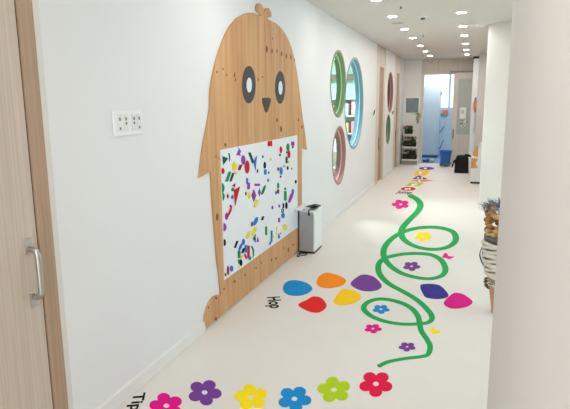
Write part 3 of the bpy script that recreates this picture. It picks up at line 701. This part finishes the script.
# wall socket plate low on the wall, white
# small projecting signs by the far doors
for yy, zz, l, colr in ((9.45, 1.325, 'small dark teal sign projecting from the wall before the first far door', (74, 110, 112)), (11.76, 1.275, 'small dark sign projecting from the wall by the second far door', (58, 66, 76))):
    t = thing('wall_sign', l, 'sign', (0, yy, zz), 'little projecting door signs')
    mb = MB(); mb.box(.0005, .004, yy-.02, yy+.02, zz-.02, zz+.02, bev=.001); obj('bracket', mb, STEEL, t)
    mb = MB(); mb.prism([(.0045, yy-.006, zz-.055), (.03, yy-.006, zz-.02), (.045, yy-.006, zz+.05), (.02, yy-.006, zz+.03)], (0, .012, 0), bev=.001); obj('sign_plate', mb, mat('sign_%d' % int(yy), colr, .5), t)

# ------------------------------------------------------------------ air purifier
t = thing('air_purifier', 'white air purifier with grey front panel standing against the left wall', 'appliance', (.12, 5.24, 0))
y0, y1 = 5.105, 5.40
mb = MB(); mb.box(.024, .19, y0, y1, .018, .445, bev=.014); obj('housing', mb, WHITE, t)
mb = MB(); mb.box(.03, .178, y0-.005, y0+.003, .022, .405, bev=.002); obj('front_panel', mb, GREYP, t)['label'] = 'matte grey front panel'
mb = MB(); mb.box(.03, .178, y0-.0045, y0+.004, .412, .418); obj('vent_slot', mb, DGREY, t)
mb = MB(); mb.box(.03, .185, y0+.004, y1-.01, .001, .019); obj('base', mb, BLACK, t)
mb = MB(); mb.box(.0185, .0235, y0+.002, y1-.01, .0195, .44, bev=.003); obj('rear_grille', mb, DGREY, t)
mb = MB(); mb.box(.0215, .092, y0-.15, y0+.11, .466, .482, bev=.004); mb.box(.03, .08, y0+.02, y0+.1, .444, .467); obj('lid', mb, WHITE, t)
mb = MB(); a = Vector((.118, y0-.02, .444)); 
M = Matrix.Translation((.158, y0+.08, .475)) @ Matrix.Rotation(math.radians(-14), 4, 'X') @ Matrix.Rotation(math.radians(-16), 4, 'Y')
b = bmesh.new(); bmesh.ops.create_cube(b, size=1)
for v in b.verts: v.co = Vector((v.co.x*.098, v.co.y*.22, v.co.z*.01))
mb.add(b, 0, M)
for i in range(4):
    b = bmesh.new(); bmesh.ops.create_cube(b, size=1)
    for v in b.verts: v.co = Vector((v.co.x*.085, -.085+i*.05+v.co.y*.02, .0056+v.co.z*.001))
    mb.add(b, 1, M)
obj('control_panel', mb, [BLACK, DGREY], t)['label'] = 'black tilted control panel'
mb = MB(); mb.tube(smooth_open([(.14, y0+.012, .462), (.132, y0-.008, .445), (.13, y0-.012, .425), (.133, y0-.011, .41)], 4), .005, 8, r1=.009); mb.ball((.134, y0-.013, .402), .013, .007, .01); obj('sensor_plug', mb, BLACK, t)
mb = MB(); mb.tube(smooth_open([(.06, 5.097, .006), (.045, 5.045, .006), (.075, 5.0, .006), (.115, 5.02, .006), (.12, 5.07, .006), (.08, 5.083, .006), (.04, 5.05, .0061), (.045, 4.985, .006), (.06, 4.965, .006)], 5), .0045, 8); mb.box(.05, .075, 4.945, 4.968, .001, .014, bev=.003); obj('power_cord', mb, BLACK, t)

# ------------------------------------------------------------------ downlights and ceiling fittings
LENS = emit('lamp_lens', (255, 248, 240), LAMP_S)
def make_downlight(x, y, label):
    t = thing('downlight', label, 'ceiling light', (x, y, ZC), 'two rows of recessed downlights')
    mb = MB(); mb.lathe([(.048, -.004), (.062, -.004), (.065, -.0005), (.063, -.0001), (.048, -.0001), (.048, -.004)], (x, y, ZC)); obj('trim_ring', mb, WHITE, t)
    mb = MB(); mb.lathe([(0, -.0035), (.047, -.003), (.047, -.0005), (0, -.0005)], (x, y, ZC)); obj('lamp_lens', mb, LENS, t)
    return t
ORD = ['first', 'second', 'third', 'fourth', 'fifth', 'sixth', 'seventh']
YS = [5.64, 6.79, 8.01, 9.10, 10.41, 11.6, 12.74]
first = None
for row, xx in (('left', .667), ('right', 1.443)):
    ys = YS if row == 'left' else YS[1:]
    for i, yy in enumerate(ys):
        lab = f'round downlight lit in the {row} ceiling row, {ORD[i]} from the viewer'
        if first is None: first = make_downlight(xx, yy, lab)
        else: copy_thing(first, (xx, yy, ZC), lab)
for row, xx in (('left', .667), ('right', 1.443)):  # unseen lamps added overhead to brighten the near floor and wall
    for yy, pos in ((3.25, 'farther from the open end'), (.85, 'nearer the open end')):
        copy_thing(first, (xx, yy, ZC), f'unseen added downlight in the {row} ceiling row, {pos} of the corridor')
t = thing('smoke_detector', 'round smoke detector with dark centre between the two light rows', 'smoke detector', (1.011, 6.89, ZC))
mb = MB(); mb.lathe([(0, -.022), (.045, -.022), (.056, -.012), (.058, -.0002), (0, -.0002)], (1.011, 6.89, ZC)); obj('housing', mb, WHITE, t)
mb = MB(); mb.lathe([(0, -.042), (.018, -.042), (.026, -.036), (.028, -.0222), (0, -.0222)], (1.011, 6.89, ZC)); obj('sensor', mb, DGREY, t)
t = thing('ceiling_speaker', 'flat round grey speaker grille in the ceiling beside the left lights', 'speaker', (.659, 7.36, ZC))
mb = MB(); mb.lathe([(.082, -.006), (.092, -.006), (.095, -.0002), (.082, -.0002), (.082, -.006)], (.659, 7.36, ZC)); obj('rim', mb, W_CEIL, t)
mb = MB(); mb.lathe([(0, -.007), (.05, -.0065), (.0815, -.005), (.0815, -.0003), (0, -.0003)], (.659, 7.36, ZC)); obj('grille', mb, mat('speaker_mesh', (186, 184, 174), .8, .08, 300), t)
for x, y, l in ((.851, 6.10, 'tiny dark sprinkler head nearest the viewer in the ceiling'), (.85, 8.80, 'tiny dark sprinkler head farther along beyond the smoke detector')):
    t = thing('sprinkler_head', l, 'sprinkler', (x, y, ZC), 'ceiling sprinkler heads')
    mb = MB(); mb.lathe([(0, -.004), (.022, -.004), (.024, -.0002), (0, -.0002)], (x, y, ZC), 20); obj('escutcheon', mb, WHITE, t)
    mb = MB(); mb.lathe([(0, -.026), (.014, -.026), (.014, -.022), (.006, -.02), (.008, -.0042), (0, -.0042)], (x, y, ZC), 16); obj('nozzle', mb, DGREY, t)

# ------------------------------------------------------------------ plant ladder by the end wall
SX0, SX1 = .035, .42
WOODW = mat('white_painted_shelf', (232, 232, 228), .5)
SLATE = mat('dark_slate_paint', (66, 72, 72), .6)
t = thing('plant_ladder_shelf', 'white three tier plant ladder against the end wall left of the doorway', 'shelf', (.22, 13.6, 0))
tiers = [(.10, .40, .0285, .424), (.40, .32, .0285, .39), (.70, .22, .0285, .285)]
for z, dp, xa, xb in tiers:
    mb = MB(); mb.box(xa, xb, 13.8-dp, 13.8, z, z+.03, bev=.003); obj('shelf_board', mb, WOODW, t)
mb = MB(); mb.box(.045, .41, 13.42, 13.436, .004, .097); obj('kick_board', mb, mat('grey_kick_board', (150, 150, 142), .6), t)['label'] = 'grey board under the lowest shelf'
for sx, top in ((.0135, .74), (.4245, .43)):
    k_ = top/.74
    mb = MB(); mb.prism([(sx, 13.43, .001), (sx+.0145, 13.43, .001), (sx+.0145, 13.43+.24*k_, top), (sx, 13.43+.24*k_, top)], (0, .03, 0)); obj('rail', mb, SLATE if sx < .2 else WOODW, t)
LEAF = [mat('leaf_dark', (30, 56, 32), .6, .2, 30), mat('leaf_mid', (56, 90, 50), .6, .2, 30), mat('leaf_light', (110, 136, 92), .6, .2, 30)]
PETAL = {'red': mat('petal_red', (158, 76, 80), .6), 'pink': mat('petal_pink', (192, 158, 152), .6), 'cream': mat('petal_cream', (224, 214, 190), .6)}
for (z, dp, xa, xb), l, blooms, hgt in ((tiers[2], 'dark plant box with red blooms on the top tier of the ladder', [('red', 7), ('pink', 2)], .2), (tiers[1], 'dark plant box with pink blooms on the middle tier of the ladder', [('pink', 7), ('cream', 2)], .245), (tiers[0], 'dark plant box with cream blooms on the lowest tier of the ladder', [('cream', 6), ('pink', 5)], .245)):
    ym = 13.8-dp+.09; zb = z+.0305
    p = thing('planter_box', l, 'plant', ((xa+xb)/2, ym, zb), 'plant boxes on the ladder shelf')
    x0, x1 = xa+(.04 if z > .6 else .02), xb-.025
    mb = MB(); mb.prism([(x0+.008, ym-.065, zb), (x1-.008, ym-.065, zb), (x1, ym-.075, zb+.09), (x0, ym-.075, zb+.09)], (0, .14, 0)); obj('trough', mb, mat('black_trough', (30, 34, 32), .6), p)
    mb = MB()
    for k in range(1100):
        mb.leaf((random.uniform(x0+.03, x1-.026), ym+random.uniform(-.085, .07), zb+.05+random.random()**1.2*(hgt-.08)), (random.uniform(-1, 1), random.uniform(-1, .6), random.uniform(-.2, 1)), random.uniform(.03, .05), random.uniform(.018, .03), random.choice([0, 0, 0, 1, 1, 2]))
    obj('foliage', mb, LEAF, p)
    for nm, n in blooms:
        for k in range(n):
            bx = random.uniform(x0, x1) if nm != 'red' else random.uniform(x0-.01, (x0+x1)/2)
            cz = zb+hgt*random.uniform(.62, 1.0); cy_ = ym-random.uniform(.1, .125)
            mb = MB()
            for q in range(5):
                a = 2*PI*q/5; mb.ball((bx+.011*math.cos(a), cy_, cz+.011*math.sin(a)), .009, .005, .009, sub=1)
            obj('bloom', mb, PETAL[nm], p)
# picture on the end wall and a small hanging posy
t = thing('framed_picture', 'grey blue patterned picture on the end wall above the plants', 'picture', (.21, END, 1.42))
mb = MB(); mb.box(.045, .375, END-.016, END-.001, 1.225, 1.6, bev=.002); obj('mount', mb, PAPER, t)
pm = bpy.data.materials.new('slate_pattern_print'); pm.use_nodes = True; nt = pm.node_tree; bs = nt.nodes['Principled BSDF']
tc = nt.nodes.new('ShaderNodeTexCoord'); vo = nt.nodes.new('ShaderNodeTexVoronoi'); vo.inputs['Scale'].default_value = 26; vo.feature = 'DISTANCE_TO_EDGE'
rp = nt.nodes.new('ShaderNodeValToRGB'); rp.color_ramp.elements[0].color = srgb(82, 100, 108); rp.color_ramp.elements[1].color = srgb(150, 168, 172); rp.color_ramp.elements[1].position = .25
nt.links.new(tc.outputs['Object'], vo.inputs['Vector']); nt.links.new(vo.outputs['Distance'], rp.inputs['Fac']); nt.links.new(rp.outputs['Color'], bs.inputs['Base Color'])
mb = MB(); mb.box(.058, .362, END-.019, END-.0165, 1.238, 1.588); obj('print', mb, pm, t)
t = thing('hanging_posy', 'small hanging posy of yellow green leaves and pink buds by the doorway', 'ornament', (.385, END-.03, 1.1))
mb = MB()
for k in range(40): mb.leaf((.375+random.uniform(-.035, .035), END-.05+random.uniform(-.03, .02), 1.17+random.uniform(-.04, .04)), (random.uniform(-1, 1), random.uniform(-1, .3), random.uniform(-1, 1)), .05, .028, random.choice([0, 1, 1]))
obj('leaves', mb, [mat('leaf_olive', (140, 150, 92), .6, .2, 30), mat('leaf_lime', (182, 188, 130), .6, .2, 30)], t)
mb = MB()
for k in range(9): mb.ball((.35+random.uniform(-.025, .025), END-.045+random.uniform(-.012, .012), 1.05+random.uniform(-.06, .06)), .02, .016, .028, sub=1)
obj('buds', mb, mat('bud_dusky_pink', (184, 150, 140), .7, .15, 30), t)
mb = MB(); mb.tube([(.385, END-.004, 1.225), (.38, END-.03, 1.2), (.36, END-.045, 1.06)], .005, 6); obj('stem', mb, LEAF[1], t)

# ------------------------------------------------------------------ things by the doorway
# notices taped to the sliding door
yd = END-.10-.0005
a, b = on_end(460, 107.5, yd), on_end(465.6, 118.6, yd)
mb = MB(); mb.box(a.x, b.x, END-.10+.0125, END-.10+.0155, b.z, a.z)
mb.box(a.x+.03, b.x-.04, END-.10+.0119, END-.10+.0124, b.z+.12, a.z-.06, mi=1)
obj('notice_sheet', mb, [PAPER, mat('notice_print_grey', (196, 206, 198), .8)], None, ((a.x+b.x)/2, END-.0855, b.z), label='white paper notice taped on the glass of the sliding door', category='notice')
sh = MB()
for k in range(16):
    p = on_end(460.5+random.random()*7.5, 120.3+random.random()*7.5, yd); r = random.uniform(.012, .024)
    sh.prism([(p.x+r*math.cos(q*PI/3), END-.10+.0155, p.z+r*math.sin(q*PI/3)) for q in range(6)], (0, -.0012-.0001*k, 0), mi=k % 3)
p = on_end(464, 124, yd)
obj('glass_stickers', sh, [PAPER, mat('sticker_moss', (110, 122, 108), .8), mat('sticker_grey', (190, 194, 188), .8)], None, (p.x, END-.085, p.z), label='cluster of small pale stickers on the door glass under the notice', category='stickers', kind='stuff')
# blue mesh basket with beige contents
bx, by = on_floor(444.6, 167.0).x, 13.32
t = thing('laundry_basket', 'translucent blue plastic basket on the floor in the doorway', 'basket', (bx, by, 0))
mb = MB(); mb.lathe([(.105, .001), (.11, .001), (.135, .34), (.143, .345), (.145, .36), (.128, .36), (.102, .012), (0, .012), (0, .001)], (bx, by, 0), 28)
bm_ = mat('blue_translucent_plastic', (40, 124, 214), .3); nt = bm_.node_tree; bs = nt.nodes['Principled BSDF']
bs.inputs['Alpha'].default_value = .82
obj('tub', mb, bm_, t)
mb = MB(); mb.lathe([(.1365, .0), (.1425, .012), (.1475, .004), (.147, .05), (.139, .05), (.1365, .0)], (bx, by, .32), 28); obj('rim', mb, mat('blue_rim', (30, 108, 204), .35), t)
mb = MB()
for k in range(26):
    a = 2*PI*k/26; r = .113
    mb.ball((bx+r*math.cos(a), by+r*math.sin(a), .05+.02*math.sin(k*2.3)), .02, .014, .03, sub=1, mi=k % 2)
obj('base_band', mb, [mat('khaki_band', (150, 142, 104), .7), mat('teal_band', (60, 110, 130), .7)], t)
# black cloth covered box
ax0, ax1, ay0, ay1, ah = 1.315, 1.60, 12.05, 12.42, .36
t = thing('covered_box', 'box shaped pile under a black cloth on the floor by the right wall', 'covered box', (1.46, 12.2, 0))
CL = mat('black_cloth', (16, 16, 18), .9, .1, 20, bump=.3)
b = bmesh.new(); bmesh.ops.create_cube(b, size=1)
bmesh.ops.subdivide_edges(b, edges=b.edges[:], cuts=9, use_grid_fill=True)
for v in b.verts:
    u = v.co.z+.5; x, y = v.co.x, v.co.y
    fl = 1+.05*(1-u)*math.sin(14*math.atan2(y, x))*.5-.06*u
    rnd = 1-.12*max(0, u-.75)/.25
    v.co = Vector(((ax0+ax1)/2+x*(ax1-ax0)*fl*rnd, (ay0+ay1)/2+y*(ay1-ay0)*fl*rnd, .001+u*ah-.05*max(0, u-.8)*5*(abs(x)*2)**4*.5+.006*math.sin(30*x)*u))
mb = MB(); mb.add(b, 0, None, True); obj('draped_cover', mb, CL, t)
mb = MB(); mb.ball((1.575, 12.12, .375), .045, .04, .028); mb.ball((1.53, 12.1, .385), .02, .02, .03); mb.ball((1.615, 12.12, .36), .03, .03, .02); obj('cloth_knot', mb, CL, t)
mb = MB(); mb.tube(smooth_open([(1.325, 12.04, .28), (1.285, 12.03, .2), (1.265, 12.04, .13)], 4), .025, 10, r1=.016); obj('loose_corner', mb, CL, t)
# low display shelf against the right wall with wood coloured cutouts
t = thing('display_shelf', 'white low display shelf with sloping end in the right alcove', 'shelf', (1.89, 10.9, 0))
sxw = 2.14
for ya_ in (10.55, 11.32): mb = MB(); mb.prism([(1.644, ya_, .036), (1.644, ya_, .4), (1.8, ya_, .72), (sxw, ya_, .72), (sxw, ya_, .036)], (0, .02, 0)); obj('end_panel', mb, WHITE, t)
mb = MB()
for z, xx in ((.06, 1.65), (.25, 1.65), (.42, 1.668)): mb.box(xx, sxw, 10.571, 11.319, z, z+.016)
mb.box(2.125, sxw, 10.571, 11.319, .08, .7); mb.box(1.8, sxw, 10.571, 11.319, .7, .72); obj('shelf_boards', mb, WHITE, t)
mb = MB(); mb.box(1.648, sxw, 10.556, 11.334, .001, .0355); obj('plinth', mb, BLACK, t)['label'] = 'black plinth'
OCH = wood('ochre_wood', (206, 150, 84), (226, 178, 116), .6, (10, 10, 3), .8)
def zx(px, py): return on_end(px, py, 10.549)
for pts in ([(478.2, 144.6), (478, 156.6), (473.6, 156.4), (472.6, 152.5)], [(471.8, 158.0), (478, 159), (475.8, 163.2), (478, 168), (470.9, 168.2), (471.2, 162)]):
    mb = MB(); P = [zx(*p) for p in pts]; mb.prism([(p.x, 10.5495, p.z) for p in P], (0, -.006, 0)); obj('animal_cutout', mb, OCH, t)
# coral ornament hung on the white post
t = thing('coral_ornament', 'coral pink hanging ornament with dark tip on the white post', 'ornament', (1.63, 13.4, 1.36))
p = on_end(475.3, 105.5, 13.39)
mb = MB(); mb.ball((p.x, 13.385, p.z), .047, .03, .16, sub=3); obj('body', mb, mat('coral_felt', (224, 138, 118), .8, .08, 30), t)
mb = MB(); mb.ball((p.x, 13.385, p.z+.158), .02, .018, .026); obj('tip', mb, mat('dark_tip', (92, 78, 78), .6), t)
mb = MB(); mb.box(p.x-.012, p.x+.012, 13.39, 13.4, p.z-.62, p.z-.14); obj('ribbon', mb, mat('grey_ribbon', (196, 202, 206), .7), t)

# ------------------------------------------------------------------ dried flower stand by the near right wall end
vx, vy = 1.868, 4.0
t = thing('dried_flower_stand', 'tall slim cone of dried flowers wrapped in white rope by the right wall', 'floor vase', (vx, vy, 0))
mb = MB(); mb.lathe([(0, .001), (.042, .001), (.044, .02), (.07, .2), (.115, .52), (.108, .52), (.062, .2), (0, .16)], (vx, vy, 0), 28); obj('cone_vase', mb, mat('tan_clay', (196, 160, 132), .7, .05, 8), t)
mb = MB(); mb.lathe([(.118, .54), (.122, .54), (.122, .572), (.118, .575), (.118, .54)], (vx, vy, 0), 28); obj('collar', mb, mat('teal_collar', (96, 106, 102), .7), t)
ROPE = mat('white_cotton_rope', (226, 222, 212), .85, .05, 40, bump=.3)
mb = MB(); pts = []
for i in range(240):
    a = i*.3; z = .27+.265*i/239; r = .080+(.118-.080)*i/239+.012
    pts.append((vx+r*math.cos(a), vy+r*math.sin(a), z+.01*math.sin(a*2.3)))
mb.tube(pts, .013, 8); obj('rope_wrap', mb, ROPE, t)
mb = MB()
for k in range(3):
    a = PI*.8+k*.3; r = .125
    mb.tube(smooth_open([(vx+r*math.cos(a), vy+r*math.sin(a)-.01, .5), (vx+(r+.02)*math.cos(a+.1), vy+(r+.01)*math.sin(a)-.015, .42), (vx+(r-.01)*math.cos(a+.2), vy+(r-.0)*math.sin(a)-.01, .34)], 4), .003, 6)
obj('dark_twigs', mb, mat('dark_twig', (70, 58, 52), .8), t)
mb = MB()
for k in range(46):
    a = random.uniform(0, 2*PI); r = .074
    mb.leaf((vx+r*math.cos(a), vy+r*math.sin(a), random.uniform(.17, .26)), (math.cos(a), math.sin(a), random.uniform(-.8, .8)), .04, .022, k % 3)
obj('green_sprigs', mb, [LEAF[1], mat('sprig_green', (110, 150, 84), .6), mat('sprig_rust', (140, 88, 66), .7)], t, kind='stuff')
for k in range(5):
    a = PI+k*.5-1; mb = MB(); mb.ball((vx+.074*math.cos(a), vy+.074*math.sin(a), .225), .018, sub=2); obj('white_berry', mb, PAPER, t)
mb = MB()
for k in range(120):
    a = random.uniform(0, 2*PI); z = random.uniform(.575, .775); r = .105*random.uniform(.8, 1.1)
    mb.ball((vx+r*math.cos(a), vy+r*math.sin(a), z), .026, .026, .018, sub=1, mi=k % 3)
obj('dried_blooms', mb, [mat('dried_ochre', (182, 134, 72), .8, .2, 40), mat('dried_brown', (142, 92, 54), .8, .2, 40), mat('dried_straw', (206, 168, 112), .8, .2, 40)], t)
mb = MB()
for k in range(260):
    a = random.uniform(0, 2*PI); r = random.uniform(.02, .12)
    mb.leaf((vx+r*math.cos(a), vy+r*math.sin(a), random.uniform(.7, .79)), (math.cos(a)*1.2, math.sin(a)*1.2, random.uniform(.2, 1.6)), random.uniform(.05, .11), .009, k % 3)
obj('thistle_spikes', mb, [mat('thistle_blue_grey', (120, 130, 140), .8, .2, 40), mat('thistle_slate', (88, 100, 104), .8, .2, 40), mat('thistle_pale', (160, 170, 180), .8, .2, 40)], t)

# ------------------------------------------------------------------ washroom contents
lx0, lx1, ly = on_end(423.2, 150, 15.3).x, on_end(438.2, 150, 15.3).x, 15.3
t = thing('tall_locker', 'tall pale blue cabinet inside the washroom doorway', 'cabinet', ((lx0+lx1)/2, 15.55, 0))
LK = mat('pale_blue_laminate', (178, 190, 198), .4)
mb = MB(); mb.box(lx0-.12, lx1, ly+.02, ly+.5, .06, 1.9, bev=.004); obj('carcass', mb, LK, t)
mb = MB(); mb.box(lx0-.118, lx1-.002, ly, ly+.019, .08, 1.89, bev=.003); obj('door', mb, LK, t)
mb = MB(); mb.box(lx0-.1, lx1-.02, ly+.04, ly+.48, -.0015, .0595); obj('plinth', mb, mat('navy_plinth', (58, 88, 128), .5), t)
mb = MB(); mb.box(lx1+.0002, lx1+.03, ly+.06, ly+.09, 1.66, 1.76, bev=.004); obj('latch', mb, DGREY, t)
for k, (a, b_) in enumerate((((439.5, 132), (444.5, 126.2)), ((438.8, 148.5), (443.5, 139.8)))):
    pa, pb = on_end(*a, 15.6), on_end(*b_, 15.45)
    mb = MB(); mb.tube([(lx1+.03, 15.6, pa.z), (pa.x+.03, 15.58, pa.z+.01), pb], .014, 10); mb.lathe([(0, 0), (.03, 0), (.03, .012), (0, .012)], (0, 0, 0), 16, M=Matrix.Translation((lx1+.0005, 15.6, pa.z)) @ Matrix.Rotation(PI/2, 4, 'Y'))
    obj('grab_bar', mb, mat('grey_bar', (96, 120, 140), .4), None, (lx1, 15.6, pa.z), label=('upper' if k == 0 else 'lower')+' slanting grey bar on the side of the pale blue cabinet', category='bar', group='slanting bars on the cabinet')
p = on_end(445.5, 112.4, WW)
t = thing('wall_box', 'small orange box on the washroom wall under the window', 'box', (p.x, WW-.1, p.z))
mb = MB(); mb.box(p.x-.075, p.x+.075, WW-.12, WW-.0005, p.z-.07, p.z+.07, bev=.008); obj('box_body', mb, mat('orange_plastic', (226, 136, 92), .5), t)
mb = MB(); mb.box(p.x-.2, p.x-.076, WW-.09, WW-.0005, p.z-.07, p.z-.03, bev=.004); obj('bracket', mb, mat('slate_blue_bracket', (120, 150, 176), .5), t)
for px_, py_, r, c, l in ((423.6, 162.0, .035, (24, 44, 90), 'tiny navy ball on the blue washroom floor'), (428.3, 161.8, .05, (40, 84, 160), 'blue ball on the washroom floor beside the yellow one'), (431.8, 161.8, .05, (226, 210, 60), 'yellow ball on the washroom floor')):
    g = on_floor(px_-(1 if c[2] == 160 else 0), py_+.8); gy = max(g.y, 14.05)
    mb = MB(); mb.ball((g.x, gy, r-.002), r, sub=3)
    obj('toy_ball', mb, mat('ball_%d' % int(px_), c, .4), None, (g.x, gy, -.002), label=l, category='ball', group='toy balls in the washroom')

# ------------------------------------------------------------------ classroom shelf seen through the round windows
t = thing('toy_shelf', 'white open toy shelf behind the round windows', 'shelf', (-.55, 9.4, 0))
mb = MB(); mb.box(-1.0, -.98, 9.25, 9.6, .001, 1.57); mb.box(-.16, -.14, 9.25, 9.6, .001, 1.57); obj('side', mb, WOODW, t)
mb = MB()
for z in (.06, .36, .66, .96, 1.26, 1.55): mb.box(-.979, -.161, 9.25, 9.6, z, z+.02)
mb.box(-.979, -.161, 9.585, 9.6, .08, 1.55); obj('shelves', mb, WOODW, t)
TC = [((216, 150, 164), 'pink'), ((150, 204, 180), 'mint'), ((196, 214, 226), 'pale blue'), ((238, 216, 150), 'yellow'), ((220, 168, 172), 'rose')]
k = 0
for zi, (z, nm) in enumerate(((.68, 'third'), (.98, 'second'), (1.28, 'top'))):
    for i in range(4):
        c, cn = TC[(k*2+zi) % 5]; x = -.94+i*.2
        mb = MB(); hh = .17+.06*((i*7+zi) % 3)/2
        mb.box(x, x+.15, 9.27, 9.5, z+.0005, z+hh, bev=.01); mb.box(x+.04, x+.11, 9.267, 9.272, z+.04, z+hh*.6, mi=1)
        obj('toy_bin', mb, [mat('bin_%d' % k, c, .6), PAPER], None, (x+.075, 9.38, z), label=f'{cn} toy bin, {ORD[i]} from the left on the {nm} shelf behind the blue window', category='bin', group='toy bins on the classroom shelf'); k += 1
mb = MB(); mb.box(-.9, -.2, 9.5, 9.6, 1.88, 1.98, bev=.01)
obj('wall_rail', mb, mat('brown_rail', (120, 104, 92), .6), None, (-.55, 9.55, 1.88), label='brown wall rail seen through the blue round window', category='rail')

# ------------------------------------------------------------------ light
w = bpy.data.worlds.new('sky'); sc.world = w; w.use_nodes = True
bg = w.node_tree.nodes['Background']; bg.inputs['Color'].default_value = (.945, .972, 1, 1); bg.inputs['Strength'].default_value = SKY
li = bpy.data.lights.new('classroom_fill_lamp', 'AREA'); li.shape = 'RECTANGLE'; li.size = 1.2; li.size_y = .3; li.energy = 110  # unseen lamp added to brighten the room behind the round windows
lt = thing('classroom_fill_light', 'long white ceiling light added to brighten the classroom behind the round windows', 'ceiling light', (-1.6, 8.2, ZC))
mb = MB(); mb.box(-2.2, -1.0, 8.05, 8.35, ZC-.03, ZC-.001, bev=.004); obj('fill_fitting', mb, WHITE, lt)
lo = bpy.data.objects.new('fill_glow', li); COL.objects.link(lo); lo.parent = lt; lo.location = (0, 0, -.04)
wl = bpy.data.lights.new('washroom_fill_lamp', 'AREA'); wl.shape = 'RECTANGLE'; wl.size = 1.2; wl.size_y = .3; wl.energy = 24; wl.color = (.92, .97, 1)  # added lamp out of view, lifts the dark washroom
lt = thing('washroom_fill_light', 'white ceiling light added to brighten the washroom beyond the doorway', 'ceiling light', (.9, 15.0, 2.5))
mb = MB(); mb.box(.3, 1.5, 14.85, 15.15, 2.47, 2.499, bev=.004); obj('fill_fitting', mb, WHITE, lt)
lo = bpy.data.objects.new('fill_glow', wl); COL.objects.link(lo); lo.parent = lt; lo.location = (0, 0, -.045)
vs = sc.view_settings; sc.display_settings.display_device = 'sRGB'
vs.view_transform = 'Standard'; vs.look = 'None'; vs.gamma = 1; vs.use_curve_mapping = False; vs.exposure = EXPO
